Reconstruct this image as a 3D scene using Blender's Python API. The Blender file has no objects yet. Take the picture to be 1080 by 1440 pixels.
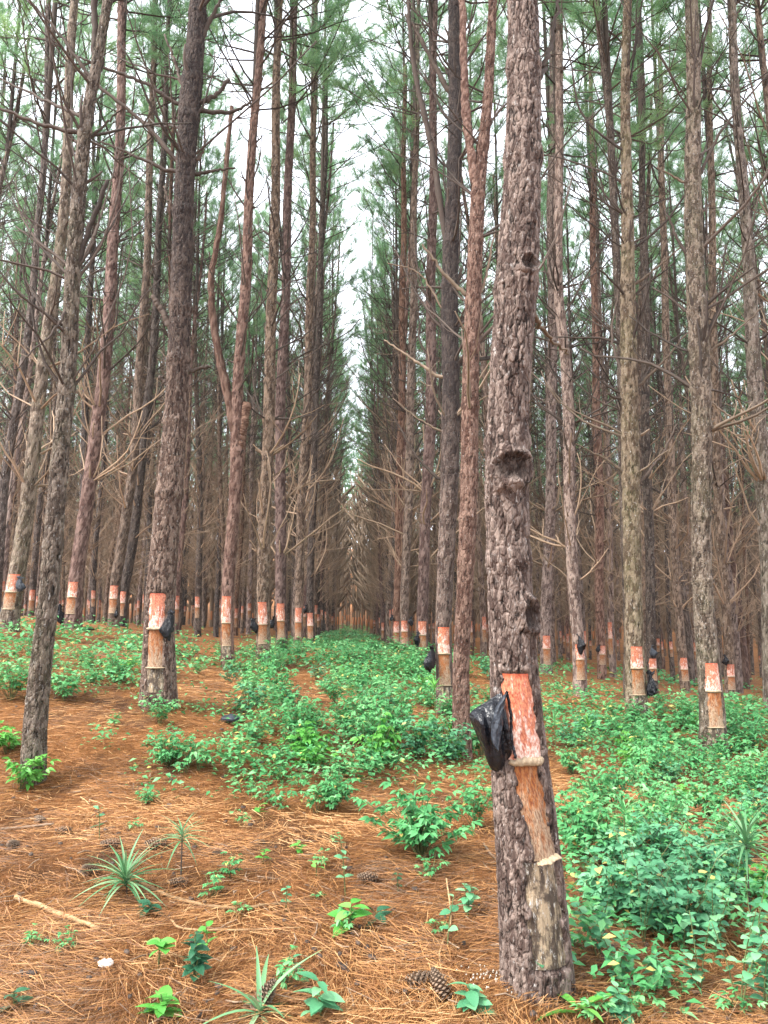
import bpy, math, random
import numpy as np
from mathutils import Vector, Matrix, Euler

# ------------------------------------------------------------------ camera, sky, sun, exposure
scene = bpy.context.scene
COL = scene.collection
F = 1088.0                      # focal length in photo pixels (1080 wide)
EYE = 1.52
PITCH = math.radians(8.62)
cam_d = bpy.data.cameras.new('camera'); cam = bpy.data.objects.new('camera', cam_d); COL.objects.link(cam)
cam_d.sensor_fit = 'VERTICAL'; cam_d.sensor_height = 36.0; cam_d.lens = 36.0 * F / 1440.0
cam_d.clip_start = 0.05; cam_d.clip_end = 1000
cam.location = (0, 0, EYE); cam.rotation_euler = (math.pi / 2 + PITCH, 0, 0)
scene.camera = cam

SUN_EL, SUN_AZ = math.radians(50), math.radians(242)     # azimuth clockwise from +Y: behind and left of the camera
world = bpy.data.worlds.new('World'); scene.world = world; world.use_nodes = True
wn, wl = world.node_tree.nodes, world.node_tree.links
bg = wn['Background']; bg.inputs['Strength'].default_value = 0.15
sky = wn.new('ShaderNodeTexSky'); sky.sky_type = 'NISHITA'; sky.sun_disc = False
sky.sun_elevation = SUN_EL; sky.sun_rotation = SUN_AZ
sky.dust_density = 4.0; sky.ozone_density = 1.0; sky.air_density = 1.0
hs = wn.new('ShaderNodeHueSaturation'); hs.inputs['Saturation'].default_value = 0.22; hs.inputs['Value'].default_value = 1.0
wl.new(sky.outputs[0], hs.inputs['Color'])
mxs = wn.new('ShaderNodeMix'); mxs.data_type = 'RGBA'; mxs.inputs[0].default_value = 0.6   # even high cloud
wl.new(hs.outputs[0], mxs.inputs[6]); mxs.inputs[7].default_value = (4.0, 4.25, 4.7, 1)
wl.new(mxs.outputs[2], bg.inputs['Color'])
sun_d = bpy.data.lights.new('sun', 'SUN'); sun_d.energy = 1.5; sun_d.angle = math.radians(18); sun_d.color = (1, 0.96, 0.9)
sun = bpy.data.objects.new('sun', sun_d); COL.objects.link(sun)
sd = Vector((math.sin(SUN_AZ) * math.cos(SUN_EL), math.cos(SUN_AZ) * math.cos(SUN_EL), math.sin(SUN_EL)))
sun.rotation_euler = sd.to_track_quat('Z', 'Y').to_euler(); sun.location = (0, -10, 40)
vs = scene.view_settings
vs.view_transform = 'Standard'; vs.look = 'None'; vs.gamma = 1.0; vs.use_curve_mapping = False
vs.exposure = 2.25
scene.cycles.max_bounces = 6; scene.cycles.diffuse_bounces = 3; scene.cycles.transmission_bounces = 3
scene.cycles.use_denoising = True

rng = np.random.default_rng(7); random.seed(7)

# ------------------------------------------------------------------ projection helpers (photo pixel + depth -> world)
def ray(px, py):
    x, y = (px - 540) / F, (720 - py) / F
    return np.array([x, math.cos(PITCH) - y * math.sin(PITCH), math.sin(PITCH) + y * math.cos(PITCH)])
def at(px, py, d):
    r = ray(px, py); r = r * (d / r[1]); r[2] += EYE
    return r

# ------------------------------------------------------------------ noise
def _h(ix, iy, iz, s):
    n = (ix.astype(np.int64) * 374761393 + iy.astype(np.int64) * 668265263 + iz.astype(np.int64) * 2147483647 + s * 974634777) & 0xFFFFFFFF
    n = ((n ^ (n >> 13)) * 1274126177) & 0xFFFFFFFF
    n = ((n ^ (n >> 16)) * 2246822519) & 0xFFFFFFFF
    return ((n ^ (n >> 15)) & 0xFFFFFF) / float(0x1000000)
def vn(p, s=0):
    i = np.floor(p).astype(np.int64); f = p - i; f = f * f * (3 - 2 * f)
    out = 0
    for a in (0, 1):
        for b in (0, 1):
            for c in (0, 1):
                w = (f[:, 0] if a else 1 - f[:, 0]) * (f[:, 1] if b else 1 - f[:, 1]) * (f[:, 2] if c else 1 - f[:, 2])
                out = out + w * _h(i[:, 0] + a, i[:, 1] + b, i[:, 2] + c, s)
    return out
def fbm(p, s=0, o=4):
    r, a, t = 0, 1, 0
    for k in range(o):
        r = r + a * vn(p * 2 ** k + 17.3 * k, s + k); t += a; a *= .5
    return r / t - .5
def vor(p, s=0):
    i = np.floor(p).astype(np.int64)
    d1 = np.full(len(p), 9.); d2 = d1.copy(); idr = np.zeros(len(p))
    for a in (-1, 0, 1):
        for b in (-1, 0, 1):
            for c in (-1, 0, 1):
                x, y, z = i[:, 0] + a, i[:, 1] + b, i[:, 2] + c
                q = np.stack([x + _h(x, y, z, s), y + _h(x, y, z, s + 1), z + _h(x, y, z, s + 2)], 1)
                d = np.sqrt(((q - p) ** 2).sum(1)); r = _h(x, y, z, s + 3)
                m = d < d1
                d2 = np.where(m, d1, np.minimum(d2, d)); idr = np.where(m, r, idr); d1 = np.where(m, d, d1)
    return d1, d2, idr
def sstep(a, b, x):
    t = np.clip((x - a) / (b - a), 0, 1); return t * t * (3 - 2 * t)

# ------------------------------------------------------------------ mesh helpers
def mesh(name, V, Fc, mats, attrs=None, uv=None, smooth=True, mi=None):
    V = np.asarray(V, dtype=np.float32).reshape(-1, 3)
    me = bpy.data.meshes.new(name)
    if isinstance(Fc, np.ndarray): Fc = [Fc]
    Fc = [np.asarray(f, dtype=np.int32) for f in Fc if len(f)]
    lt = np.concatenate([np.full(len(f), f.shape[1], np.int32) for f in Fc])
    lv = np.concatenate([f.ravel() for f in Fc])
    ls = np.concatenate([[0], np.cumsum(lt)[:-1]]).astype(np.int32)
    me.vertices.add(len(V)); me.vertices.foreach_set('co', V.ravel())
    me.loops.add(len(lv)); me.loops.foreach_set('vertex_index', lv)
    me.polygons.add(len(lt)); me.polygons.foreach_set('loop_start', ls); me.polygons.foreach_set('loop_total', lt)
    if smooth: me.polygons.foreach_set('use_smooth', np.ones(len(lt), bool))
    for m in (mats if isinstance(mats, (list, tuple)) else [mats]): me.materials.append(m)
    if mi is not None: me.polygons.foreach_set('material_index', np.asarray(mi, np.int32))
    for k, a in (attrs or {}).items():
        at_ = me.attributes.new(k, 'FLOAT', 'POINT'); at_.data.foreach_set('value', np.asarray(a, np.float32))
    if uv is not None:
        l = me.uv_layers.new(name='UVMap'); l.data.foreach_set('uv', np.asarray(uv, np.float32)[lv].ravel())
    me.update(calc_edges=True); me.validate()
    return me
def put(name, me, parent=None, loc=None, rot=None, scale=None, label=None, kind=None):
    o = bpy.data.objects.new(name, me); COL.objects.link(o)
    if parent is not None: o.parent = parent
    if loc is not None: o.location = loc
    if rot is not None: o.rotation_euler = rot
    if scale is not None: o.scale = scale
    if label: o['label'] = label
    if kind: o['kind'] = kind
    return o
def tag(o, label, cat, group=None):
    o['label'] = label; o['category'] = cat
    if group: o['group'] = group
    return o
def thing(name, loc, label, cat, group=None, rz=0, s=1):
    o = bpy.data.objects.new(name, None); COL.objects.link(o); o.empty_display_size = .2
    o.location = loc; o.rotation_euler = (0, 0, rz); o.scale = (s, s, s) if np.isscalar(s) else s
    return tag(o, label, cat, group)
class Buf:
    """collects geometry of one mesh"""
    def __init__(s): s.V = []; s.Q = []; s.T = []; s.n = 0; s.r = []; s.mq = []; s.mt = []
    def add(s, V, Q=None, T=None, r=0., m=0):
        V = np.asarray(V, float)
        if Q is not None and len(Q): s.Q.append(np.asarray(Q) + s.n); s.mq.append(np.full(len(Q), m))
        if T is not None and len(T): s.T.append(np.asarray(T) + s.n); s.mt.append(np.full(len(T), m))
        s.V.append(V); s.r.append(np.broadcast_to(np.asarray(r, float), (len(V),))); s.n += len(V)
    def build(s, name, mats, smooth=True):
        fs, mi = [], []
        if s.Q: fs.append(np.concatenate(s.Q)); mi.append(np.concatenate(s.mq))
        if s.T: fs.append(np.concatenate(s.T)); mi.append(np.concatenate(s.mt))
        return mesh(name, np.concatenate(s.V), fs, mats, {'rnd': np.concatenate(s.r), 'crack': .75 + .25 * rng.random(s.n), 'plate': rng.random(s.n)}, smooth=smooth, mi=np.concatenate(mi))
def tube(P, R, n=5):
    P = np.asarray(P, float); R = np.asarray(R, float); k = len(P)
    T = np.gradient(P, axis=0); T /= np.linalg.norm(T, axis=1)[:, None] + 1e-9
    up = np.tile([0.0, 0.0, 1.0], (k, 1)); bad = np.abs(T[:, 2]) > .9; up[bad] = [1., 0, 0]
    if bad.any() and not bad.all(): up[:] = [0.31, 0.95, 0.02]
    A = np.cross(T, up); A /= np.linalg.norm(A, axis=1)[:, None] + 1e-9
    B = np.cross(T, A)
    th = np.arange(n) / n * 2 * np.pi
    V = (P[:, None] + R[:, None, None] * (A[:, None] * np.cos(th)[None, :, None] + B[:, None] * np.sin(th)[None, :, None])).reshape(-1, 3)
    i, j = np.meshgrid(np.arange(k - 1), np.arange(n), indexing='ij'); j2 = (j + 1) % n
    Q = np.stack([i * n + j, (i + 1) * n + j, (i + 1) * n + j2, i * n + j2], -1).reshape(-1, 4)
    V = np.concatenate([V, P[-1:]]); e = (k - 1) * n
    Tt = np.array([[e + a, k * n, e + (a + 1) % n] for a in range(n)])
    return V, Q, Tt
def smooth_poly(pts, k):
    """Catmull-Rom through the points"""
    p = np.asarray(pts, float); n = len(p)
    if n == 2: 
        t = np.linspace(0, 1, k)[:, None]; return p[0] * (1 - t) + p[1] * t
    q = np.concatenate([[2 * p[0] - p[1]], p, [2 * p[-1] - p[-2]]])
    out = []
    for t in np.linspace(0, n - 1 - 1e-6, k):
        i = int(t); f = t - i; a, b, c, d = q[i:i + 4]
        out.append(.5 * (2 * b + (c - a) * f + (2 * a - 5 * b + 4 * c - d) * f * f + (3 * b - a - 3 * c + d) * f ** 3))
    return np.array(out)

# ------------------------------------------------------------------ materials
class NT:
    def __init__(s, name):
        s.m = bpy.data.materials.new(name); s.m.use_nodes = True
        s.n, s.l = s.m.node_tree.nodes, s.m.node_tree.links; s.b = s.n['Principled BSDF']; s.out = s.n['Material Output']
    def _in(s, sock, v):
        if isinstance(v, bpy.types.NodeSocket): s.l.new(v, sock)
        elif v is not None: sock.default_value = v
    def node(s, t, ins=None, out=0, **kw):
        n = s.n.new(t)
        for k, v in kw.items(): setattr(n, k, v)
        for k, v in (ins or {}).items(): s._in(n.inputs[k], v)
        return n.outputs[out]
    def attr(s, name, out=2): return s.node('ShaderNodeAttribute', attribute_name=name, out=out)
    def mix(s, f, a, b, mode='MIX'):
        c = lambda v: v if isinstance(v, bpy.types.NodeSocket) else (*v, 1)
        return s.node('ShaderNodeMix', {0: f, 6: c(a), 7: c(b)}, out=2, data_type='RGBA', blend_type=mode)
    def math(s, op, a, b=None, c=None, clamp=False):
        ins = {0: a}
        if b is not None: ins[1] = b
        if c is not None: ins[2] = c
        return s.node('ShaderNodeMath', ins, operation=op, use_clamp=clamp)
    def ramp(s, f, stops):
        n = s.n.new('ShaderNodeValToRGB'); s._in(n.inputs[0], f); e = n.color_ramp.elements
        while len(e) < len(stops): e.new(.5)
        for el, (p, c) in zip(e, stops): el.position = p; el.color = (*c, 1) if len(c) == 3 else c
        return n.outputs[0]
    def noise(s, vec, scale, detail=4, rough=.6, out=0): return s.node('ShaderNodeTexNoise', {'Vector': vec, 'Scale': scale, 'Detail': detail, 'Roughness': rough}, out=out)
    def step(s, x, a, b): return s.node('ShaderNodeMapRange', {0: x, 1: a, 2: b, 3: 0., 4: 1.}, interpolation_type='SMOOTHSTEP')
    def mapping(s, vec, scale=(1, 1, 1), loc=None): return s.node('ShaderNodeMapping', {0: vec, 1: loc if loc is not None else (0, 0, 0), 3: scale})
    def bump(s, h, strength=.5, dist=.01): return s.node('ShaderNodeBump', {'Height': h, 'Strength': strength, 'Distance': dist})
    def obj(s): return s.node('ShaderNodeTexCoord', out=3)
    def uvc(s): return s.node('ShaderNodeTexCoord', out=2)
    def rnd(s): return s.node('ShaderNodeObjectInfo', out=5)
    def fin(s, col=None, rough=None, normal=None, spec=None, coat=None):
        if col is not None: s._in(s.b.inputs['Base Color'], col if isinstance(col, bpy.types.NodeSocket) else (*col, 1))
        if rough is not None: s._in(s.b.inputs['Roughness'], rough)
        if normal is not None: s._in(s.b.inputs['Normal'], normal)
        if spec is not None: s.b.inputs['Specular IOR Level'].default_value = spec
        if coat: s.b.inputs['Coat Weight'].default_value = coat; s.b.inputs['Coat Roughness'].default_value = .25
        return s.m

def bark(name, plate, plate2, crack, fleck=(.42, .4, .37), moss=0., wet=None, fl=.58):
    t = NT(name); o = t.obj(); r = t.rnd()
    off = t.node('ShaderNodeVectorMath', {0: o, 1: t.node('ShaderNodeCombineXYZ', {0: t.math('MULTIPLY', r, 31.), 1: t.math('MULTIPLY', r, 17.), 2: 0.})}, operation='ADD')
    ov = t.mapping(off, (1, 1, .4))
    n1 = t.noise(ov, 30, 7, .78); n2 = t.noise(t.mapping(off, (1, 1, .5)), 48, 6, .75); n3 = t.noise(off, 2.2, 3)
    f = t.math('ADD', t.math('MULTIPLY', t.attr('plate'), .5), t.math('MULTIPLY', n1, .6))
    c = t.mix(t.step(f, .36, .78), plate, plate2)
    c = t.mix(t.step(n2, fl - .02, fl + .12), c, fleck)
    c = t.mix(t.step(t.math('SUBTRACT', t.math('ADD', t.attr('crack'), t.math('MULTIPLY', n2, .7)), .35), .15, .62), crack, c)
    if moss: c = t.mix(t.math('MULTIPLY', t.step(n3, .42, .62), t.math('MULTIPLY', t.step(n1, .35, .65), moss)), c, (.10, .115, .04))
    c = t.mix(t.math('MULTIPLY', t.attr('knot'), .85), c, (.035, .02, .014))
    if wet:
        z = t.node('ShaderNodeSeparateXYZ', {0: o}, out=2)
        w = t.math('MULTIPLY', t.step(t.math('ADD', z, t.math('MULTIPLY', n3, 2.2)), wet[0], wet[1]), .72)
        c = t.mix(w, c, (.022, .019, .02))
    c = t.node('ShaderNodeHueSaturation', {'Hue': t.math('ADD', .494, t.math('MULTIPLY', r, .014)), 'Saturation': t.math('ADD', .8, t.math('MULTIPLY', r, .35)),
               'Value': t.math('ADD', .78, t.math('MULTIPLY', t.math('FRACT', t.math('MULTIPLY', r, 7.3)), .5)), 'Color': c})
    vo = t.node('ShaderNodeTexVoronoi', {'Vector': ov, 'Scale': 42.}, feature='DISTANCE_TO_EDGE')
    h = t.math('ADD', t.math('MULTIPLY', t.step(vo, 0., .18), .5), t.math('ADD', t.math('MULTIPLY', n1, .8), t.math('MULTIPLY', n2, .6)))
    return t.fin(c, .88, t.bump(h, 1., .02), .25)
BARK = bark('bark_grey_pink', (.10, .06, .046), (.315, .228, .183), (.017, .009, .006), fleck=(.54, .49, .45))
BARK_B = bark('bark_brown', (.07, .044, .031), (.225, .16, .12), (.015, .009, .006))
BARK_R = bark('bark_red', (.09, .044, .032), (.245, .15, .115), (.02, .009, .006), fl=.61)
BARK_M = bark('bark_mossy', (.075, .05, .035), (.235, .18, .135), (.015, .01, .007), moss=.25)
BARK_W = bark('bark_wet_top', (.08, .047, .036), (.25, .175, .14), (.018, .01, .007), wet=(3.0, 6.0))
BARK_D = bark('bark_dark', (.04, .027, .022), (.13, .098, .08), (.012, .007, .006))

def wood(name, a, b):
    t = NT(name); o = t.obj(); n = t.noise(t.mapping(o, (1, 1, 1)), 14, 4); r = t.rnd()
    c = t.mix(t.math('ADD', t.math('MULTIPLY', n, .6), t.math('MULTIPLY', t.attr('rnd'), .5)), a, b)
    c = t.node('ShaderNodeHueSaturation', {'Value': t.math('ADD', .7, t.math('MULTIPLY', r, .6)), 'Color': c})
    return t.fin(c, .85, t.bump(t.noise(o, 60, 3), .5, .004), .2)
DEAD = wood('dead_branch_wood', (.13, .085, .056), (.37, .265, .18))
DEAD_M = wood('dead_limb_mid_tone', (.075, .052, .038), (.26, .195, .14))  # grey-brown limbs; also the middle step of the backlit shading painted by height
DEAD_D = wood('dead_branch_dark', (.03, .022, .019), (.10, .075, .06))  # dark wood; on upper branches it stands in for their backlit shade
STICK = wood('fallen_stick_wood', (.2, .12, .06), (.42, .28, .15))

def leafm(name, a, b, c, trans=.25, rough=.45, extra=None, tail=None):
    t = NT(name)
    f = t.attr('rnd'); r = t.rnd()
    f = t.math('ADD', t.math('MULTIPLY', f, .8), t.math('MULTIPLY', r, .2))
    col = t.ramp(f, [(0., a), (.5, b), (1., c)] if not extra else [(0., extra), (.25, a), (.58, b), (1., c)])
    if tail: col = t.mix(t.step(t.attr('rnd'), .96, .985), col, tail)
    t.fin(col, rough, None, .4)
    tr = t.node('ShaderNodeBsdfTranslucent', {'Color': col})
    mx = t.n.new('ShaderNodeMixShader'); mx.inputs[0].default_value = trans
    t.l.new(t.b.outputs[0], mx.inputs[1]); t.l.new(tr, mx.inputs[2]); t.l.new(mx.outputs[0], t.out.inputs[0])
    return t.m
NEEDLE = leafm('pine_needles', (.08, .19, .095), (.16, .31, .145), (.30, .43, .17), .6)
NEEDLE_DRY = leafm('dry_pine_needles', (.22, .09, .03), (.47, .235, .082), (.72, .52, .28), .15, .6, (.12, .078, .05))
HERB = leafm('herb_leaf', (.03, .15, .045), (.10, .35, .12), (.33, .60, .25), .3, tail=(.50, .44, .13))
TEAL = leafm('teal_leaf', (.04, .16, .075), (.10, .31, .15), (.24, .48, .24), .25, tail=(.46, .42, .14))
BRIGHT = leafm('bright_leaf', (.06, .25, .04), (.11, .36, .06), (.2, .45, .1), .3)
DARKLEAF = leafm('dark_leaf', (.015, .07, .035), (.03, .11, .055), (.05, .16, .08), .2, .35)
STRAP = leafm('strap_leaf', (.05, .17, .06), (.12, .27, .12), (.25, .38, .2), .2)
STEM = leafm('plant_stem', (.07, .09, .03), (.1, .12, .04), (.14, .14, .05), .0, .7)
STEMD = leafm('dark_stem', (.035, .025, .018), (.05, .035, .025), (.06, .045, .03), .0, .7)

def face_fresh():
    t = NT('freshly_cut_resin_face'); uv = t.uvc(); u, v = [t.node('ShaderNodeSeparateXYZ', {0: uv}, out=k) for k in (0, 1)]
    r = t.math('MULTIPLY', t.rnd(), 40.)
    p = t.node('ShaderNodeCombineXYZ', {0: t.math('MULTIPLY', u, 2.7), 1: t.math('MULTIPLY', v, 1.7), 2: r})
    n = t.noise(p, 2.6, 5, .65); n2 = t.noise(t.mapping(p, (2.2, 3.2, 1)), 3.5, 4, .7)
    wood_c = t.mix(t.step(n2, .35, .65), (.27, .05, .022), (.56, .20, .095))
    resin = t.mix(t.step(n2, .35, .65), (.40, .17, .11), (.74, .58, .50))
    cov = t.math('ADD', n, t.math('MULTIPLY', t.math('SUBTRACT', v, .5), .22))
    c = t.mix(t.step(cov, .48, .59), wood_c, resin)
    c = t.mix(t.step(t.math('ADD', v, t.math('MULTIPLY', n, .12)), .135, .05), c, t.mix(n2, (.32, .03, .01), (.58, .11, .025)))
    return t.fin(c, .45, t.bump(n, .8, .01), .5, .25)
def face_old():
    t = NT('older_weathered_face'); uv = t.uvc(); u, v = [t.node('ShaderNodeSeparateXYZ', {0: uv}, out=k) for k in (0, 1)]
    p = t.node('ShaderNodeCombineXYZ', {0: t.math('MULTIPLY', u, 3.), 1: t.math('MULTIPLY', v, 2.), 2: t.math('MULTIPLY', t.rnd(), 40.)})
    n = t.noise(p, 2.2, 5, .7); n2 = t.noise(p, 7, 4, .7)
    a = t.mix(t.step(n2, .35, .65), (.15, .035, .008), (.42, .15, .035)); b = t.mix(t.step(n2, .35, .65), (.17, .085, .045), (.48, .36, .24))
    c = t.mix(t.step(t.math('ADD', t.math('MULTIPLY', n, 1.9), t.math('MULTIPLY', v, .55)), .95, 1.45), a, b)
    c = t.mix(t.math('MULTIPLY', t.step(n2, .52, .68), .8), c, (.13, .055, .02))
    return t.fin(c, .6, t.bump(t.math('ADD', n, n2), .8, .01), .4)
def face_grey():
    t = NT('oldest_grey_face'); o = t.mapping(t.obj(), (1, 1, .3))
    n = t.noise(o, 28, 5, .7); n2 = t.noise(o, 70, 5, .75)
    c = t.mix(t.step(n, .42, .58), (.06, .042, .03), (.34, .26, .17)); c = t.mix(t.step(n2, .55, .66), c, (.60, .57, .52)); c = t.mix(t.step(t.noise(t.obj(), 9, 5, .7), .5, .62), c, (.07, .05, .036))
    return t.fin(c, .8, t.bump(t.math('ADD', n, n2), 1., .015), .3)
def ledge_m():
    t = NT('crusted_resin_ledge'); o = t.obj(); n = t.noise(o, 60, 5, .7)
    return t.fin(t.mix(n, (.18, .11, .058), (.50, .40, .27)), .55, t.bump(n, .9, .01), .4)
FRESH, OLD, GREY, LEDGE = face_fresh(), face_old(), face_grey(), ledge_m()
def plastic(name, c, rough=.28):
    t = NT(name); n = t.noise(t.obj(), 38, 3, .5)
    return t.fin(t.mix(n, c, tuple(x * 1.6 for x in c)), rough, t.bump(n, .6, .02), .32)
BLACKBAG = plastic('black_plastic', (.006, .0065, .009), .2); GREYBAG = plastic('grey_plastic', (.028, .033, .042), .3)

def ground_mat():
    t = NT('pine_litter'); o = t.obj()
    def streak(ang, sc):
        m = t.node('ShaderNodeMapping', {0: o, 2: (0, 0, ang), 3: (sc, sc * 9, sc)})
        w = t.noise(o, 2.5, 2, .5, out=1)
        m2 = t.mix(.06, m, w, 'ADD') if False else m
        return t.noise(m2, 1.0, 3, .6)
    s1 = t.node('ShaderNodeMix', {0: t.noise(o, 5, 2), 2: streak(.5, 11), 3: streak(1.9, 13)}, data_type='FLOAT')
    s = t.math('MAXIMUM', s1, streak(-.6, 12))
    n = t.noise(o, 1.3, 5, .65); n2 = t.noise(o, 60, 4, .7)
    c = t.ramp(s, [(.38, (.085, .034, .013)), (.55, (.26, .11, .038)), (.72, (.46, .23, .095))])
    c = t.mix(t.step(n, .5, .66), c, (.105, .052, .027)); c = t.mix(t.math('MULTIPLY', t.step(n2, .6, .75), .5), c, (.46, .27, .13))
    return t.fin(c, .95, t.bump(t.math('ADD', s, n2), .9, .03), .15)
GROUND = ground_mat()
def cone_m():
    t = NT('pine_cone_scale'); n = t.noise(t.obj(), 90, 3); f = t.attr('rnd')
    return t.fin(t.mix(t.math('ADD', t.math('MULTIPLY', n, .4), t.math('MULTIPLY', f, .6)), (.05, .027, .018), (.30, .21, .14)), .7, None, .3)
CONE = cone_m()
WHITE = NT('white_scrap_surface').fin((.85, .84, .8), .6); PALE = NT('pale_resin_crumbs').fin((.62, .58, .5), .6)

# ------------------------------------------------------------------ terrain
_ctrl = [(755, 1372, 3.4), (540, 1440, 3.2), (100, 1440, 3.15), (1060, 1440, 3.25), (150, 1250, 4.3), (500, 1250, 4.45), (48, 1102, 6.0), (224, 988, 7.5),
         (14, 885, 11), (103, 887, 13), (160, 880, 16), (322, 950, 13.), (370, 930, 14.5), (397, 918, 16), (420, 913, 19), (626, 1005, 10.5), (650, 1075, 7.8),
         (816, 980, 14), (897, 1012, 10.5), (1003, 1065, 9.), (1085, 1000, 11), (1027, 985, 16), (950, 1200, 5.2), (590, 920, 15.5), (500, 897, 40), (100, 874, 40), (960, 945, 38), (1100, 960, 40)]
_P = [at(*c) for c in _ctrl] + [np.array(v, float) for v in
      [(0, -4, -.1), (-6, 1, .5), (6, 1, -.2), (-12, 8, 1.6), (-40, 40, 1.8), (40, 40, -1.2), (0, 90, 2.6), (-50, 90, 3.2), (50, 90, 1.6), (-14, 20, 1.6), (14, 20, -.6), (0, 150, 13), (-90, 150, 14), (90, 150, 12)]]
_P = np.array(_P)
def _U(r2): return .5 * r2 * np.log(r2 + 1e-9)
def _tps(P, lam):
    n = len(P); X = P[:, :2] / 10
    K = _U(((X[:, None] - X[None]) ** 2).sum(-1)) + lam * np.eye(n)
    A = np.zeros((n + 3, n + 3)); A[:n, :n] = K; A[:n, n] = 1; A[:n, n + 1:] = X; A[n, :n] = 1; A[n + 1:, :n] = X.T
    return np.linalg.solve(A, np.concatenate([P[:, 2], np.zeros(3)])), X
_W, _X = _tps(_P, .004)
def gz0(x, y):
    q = np.stack([np.ravel(x), np.ravel(y)], 1).astype(float) / 10
    n = len(_X); return _U(((q[:, None] - _X[None]) ** 2).sum(-1)) @ _W[:n] + _W[n] + q @ _W[n + 1:]
def gz(x, y):
    x, y = np.ravel(np.asarray(x, float)), np.ravel(np.asarray(y, float))
    p = np.stack([x, y, np.zeros_like(x)], 1)
    return gz0(x, y) + .10 * fbm(p * .9, 5, 3) + .05 * fbm(p * 3.5, 9, 3)
def g1(x, y): return float(gz([x], [y])[0])
_Ys = np.geomspace(2.2, 60, 150)
def hit(px, py):
    r = ray(px, py); P = r[None] * (_Ys / r[1])[:, None]; zs = P[:, 2] + EYE - gz(P[:, 0], P[:, 1])
    k = np.argmax(zs < 0); k = max(k, 1) if (zs < 0).any() else len(_Ys) - 1
    a, b = zs[k - 1], zs[k]; t = a / (a - b + 1e-9); p = P[k - 1] * (1 - t) + P[k] * t
    return np.array([p[0], p[1], g1(p[0], p[1])])
def axis_coords(segs):
    out = []
    for a, b, s in segs: out.append(np.arange(a, b, s))
    return np.concatenate(out + [[segs[-1][1]]])
gx = axis_coords([(-160, -40, 8), (-40, -12, 1.5), (-12, -5, .25), (-5, 5, .07), (5, 12, .25), (12, 40, 1.5), (40, 160, 8)])
gy = axis_coords([(-30, 2, 2), (2, 9, .07), (9, 20, .25), (20, 50, 1.), (50, 220, 8)])
GX, GY = np.meshgrid(gx, gy); GZ = gz(GX, GY)
nx, ny = len(gx), len(gy); I, J = np.meshgrid(np.arange(ny - 1), np.arange(nx - 1), indexing='ij')
Q = np.stack([I * nx + J, I * nx + J + 1, (I + 1) * nx + J + 1, (I + 1) * nx + J], -1).reshape(-1, 4)
ground = put('ground', mesh('ground', np.stack([GX.ravel(), GY.ravel(), GZ], 1), Q, GROUND), kind='structure')

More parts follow.
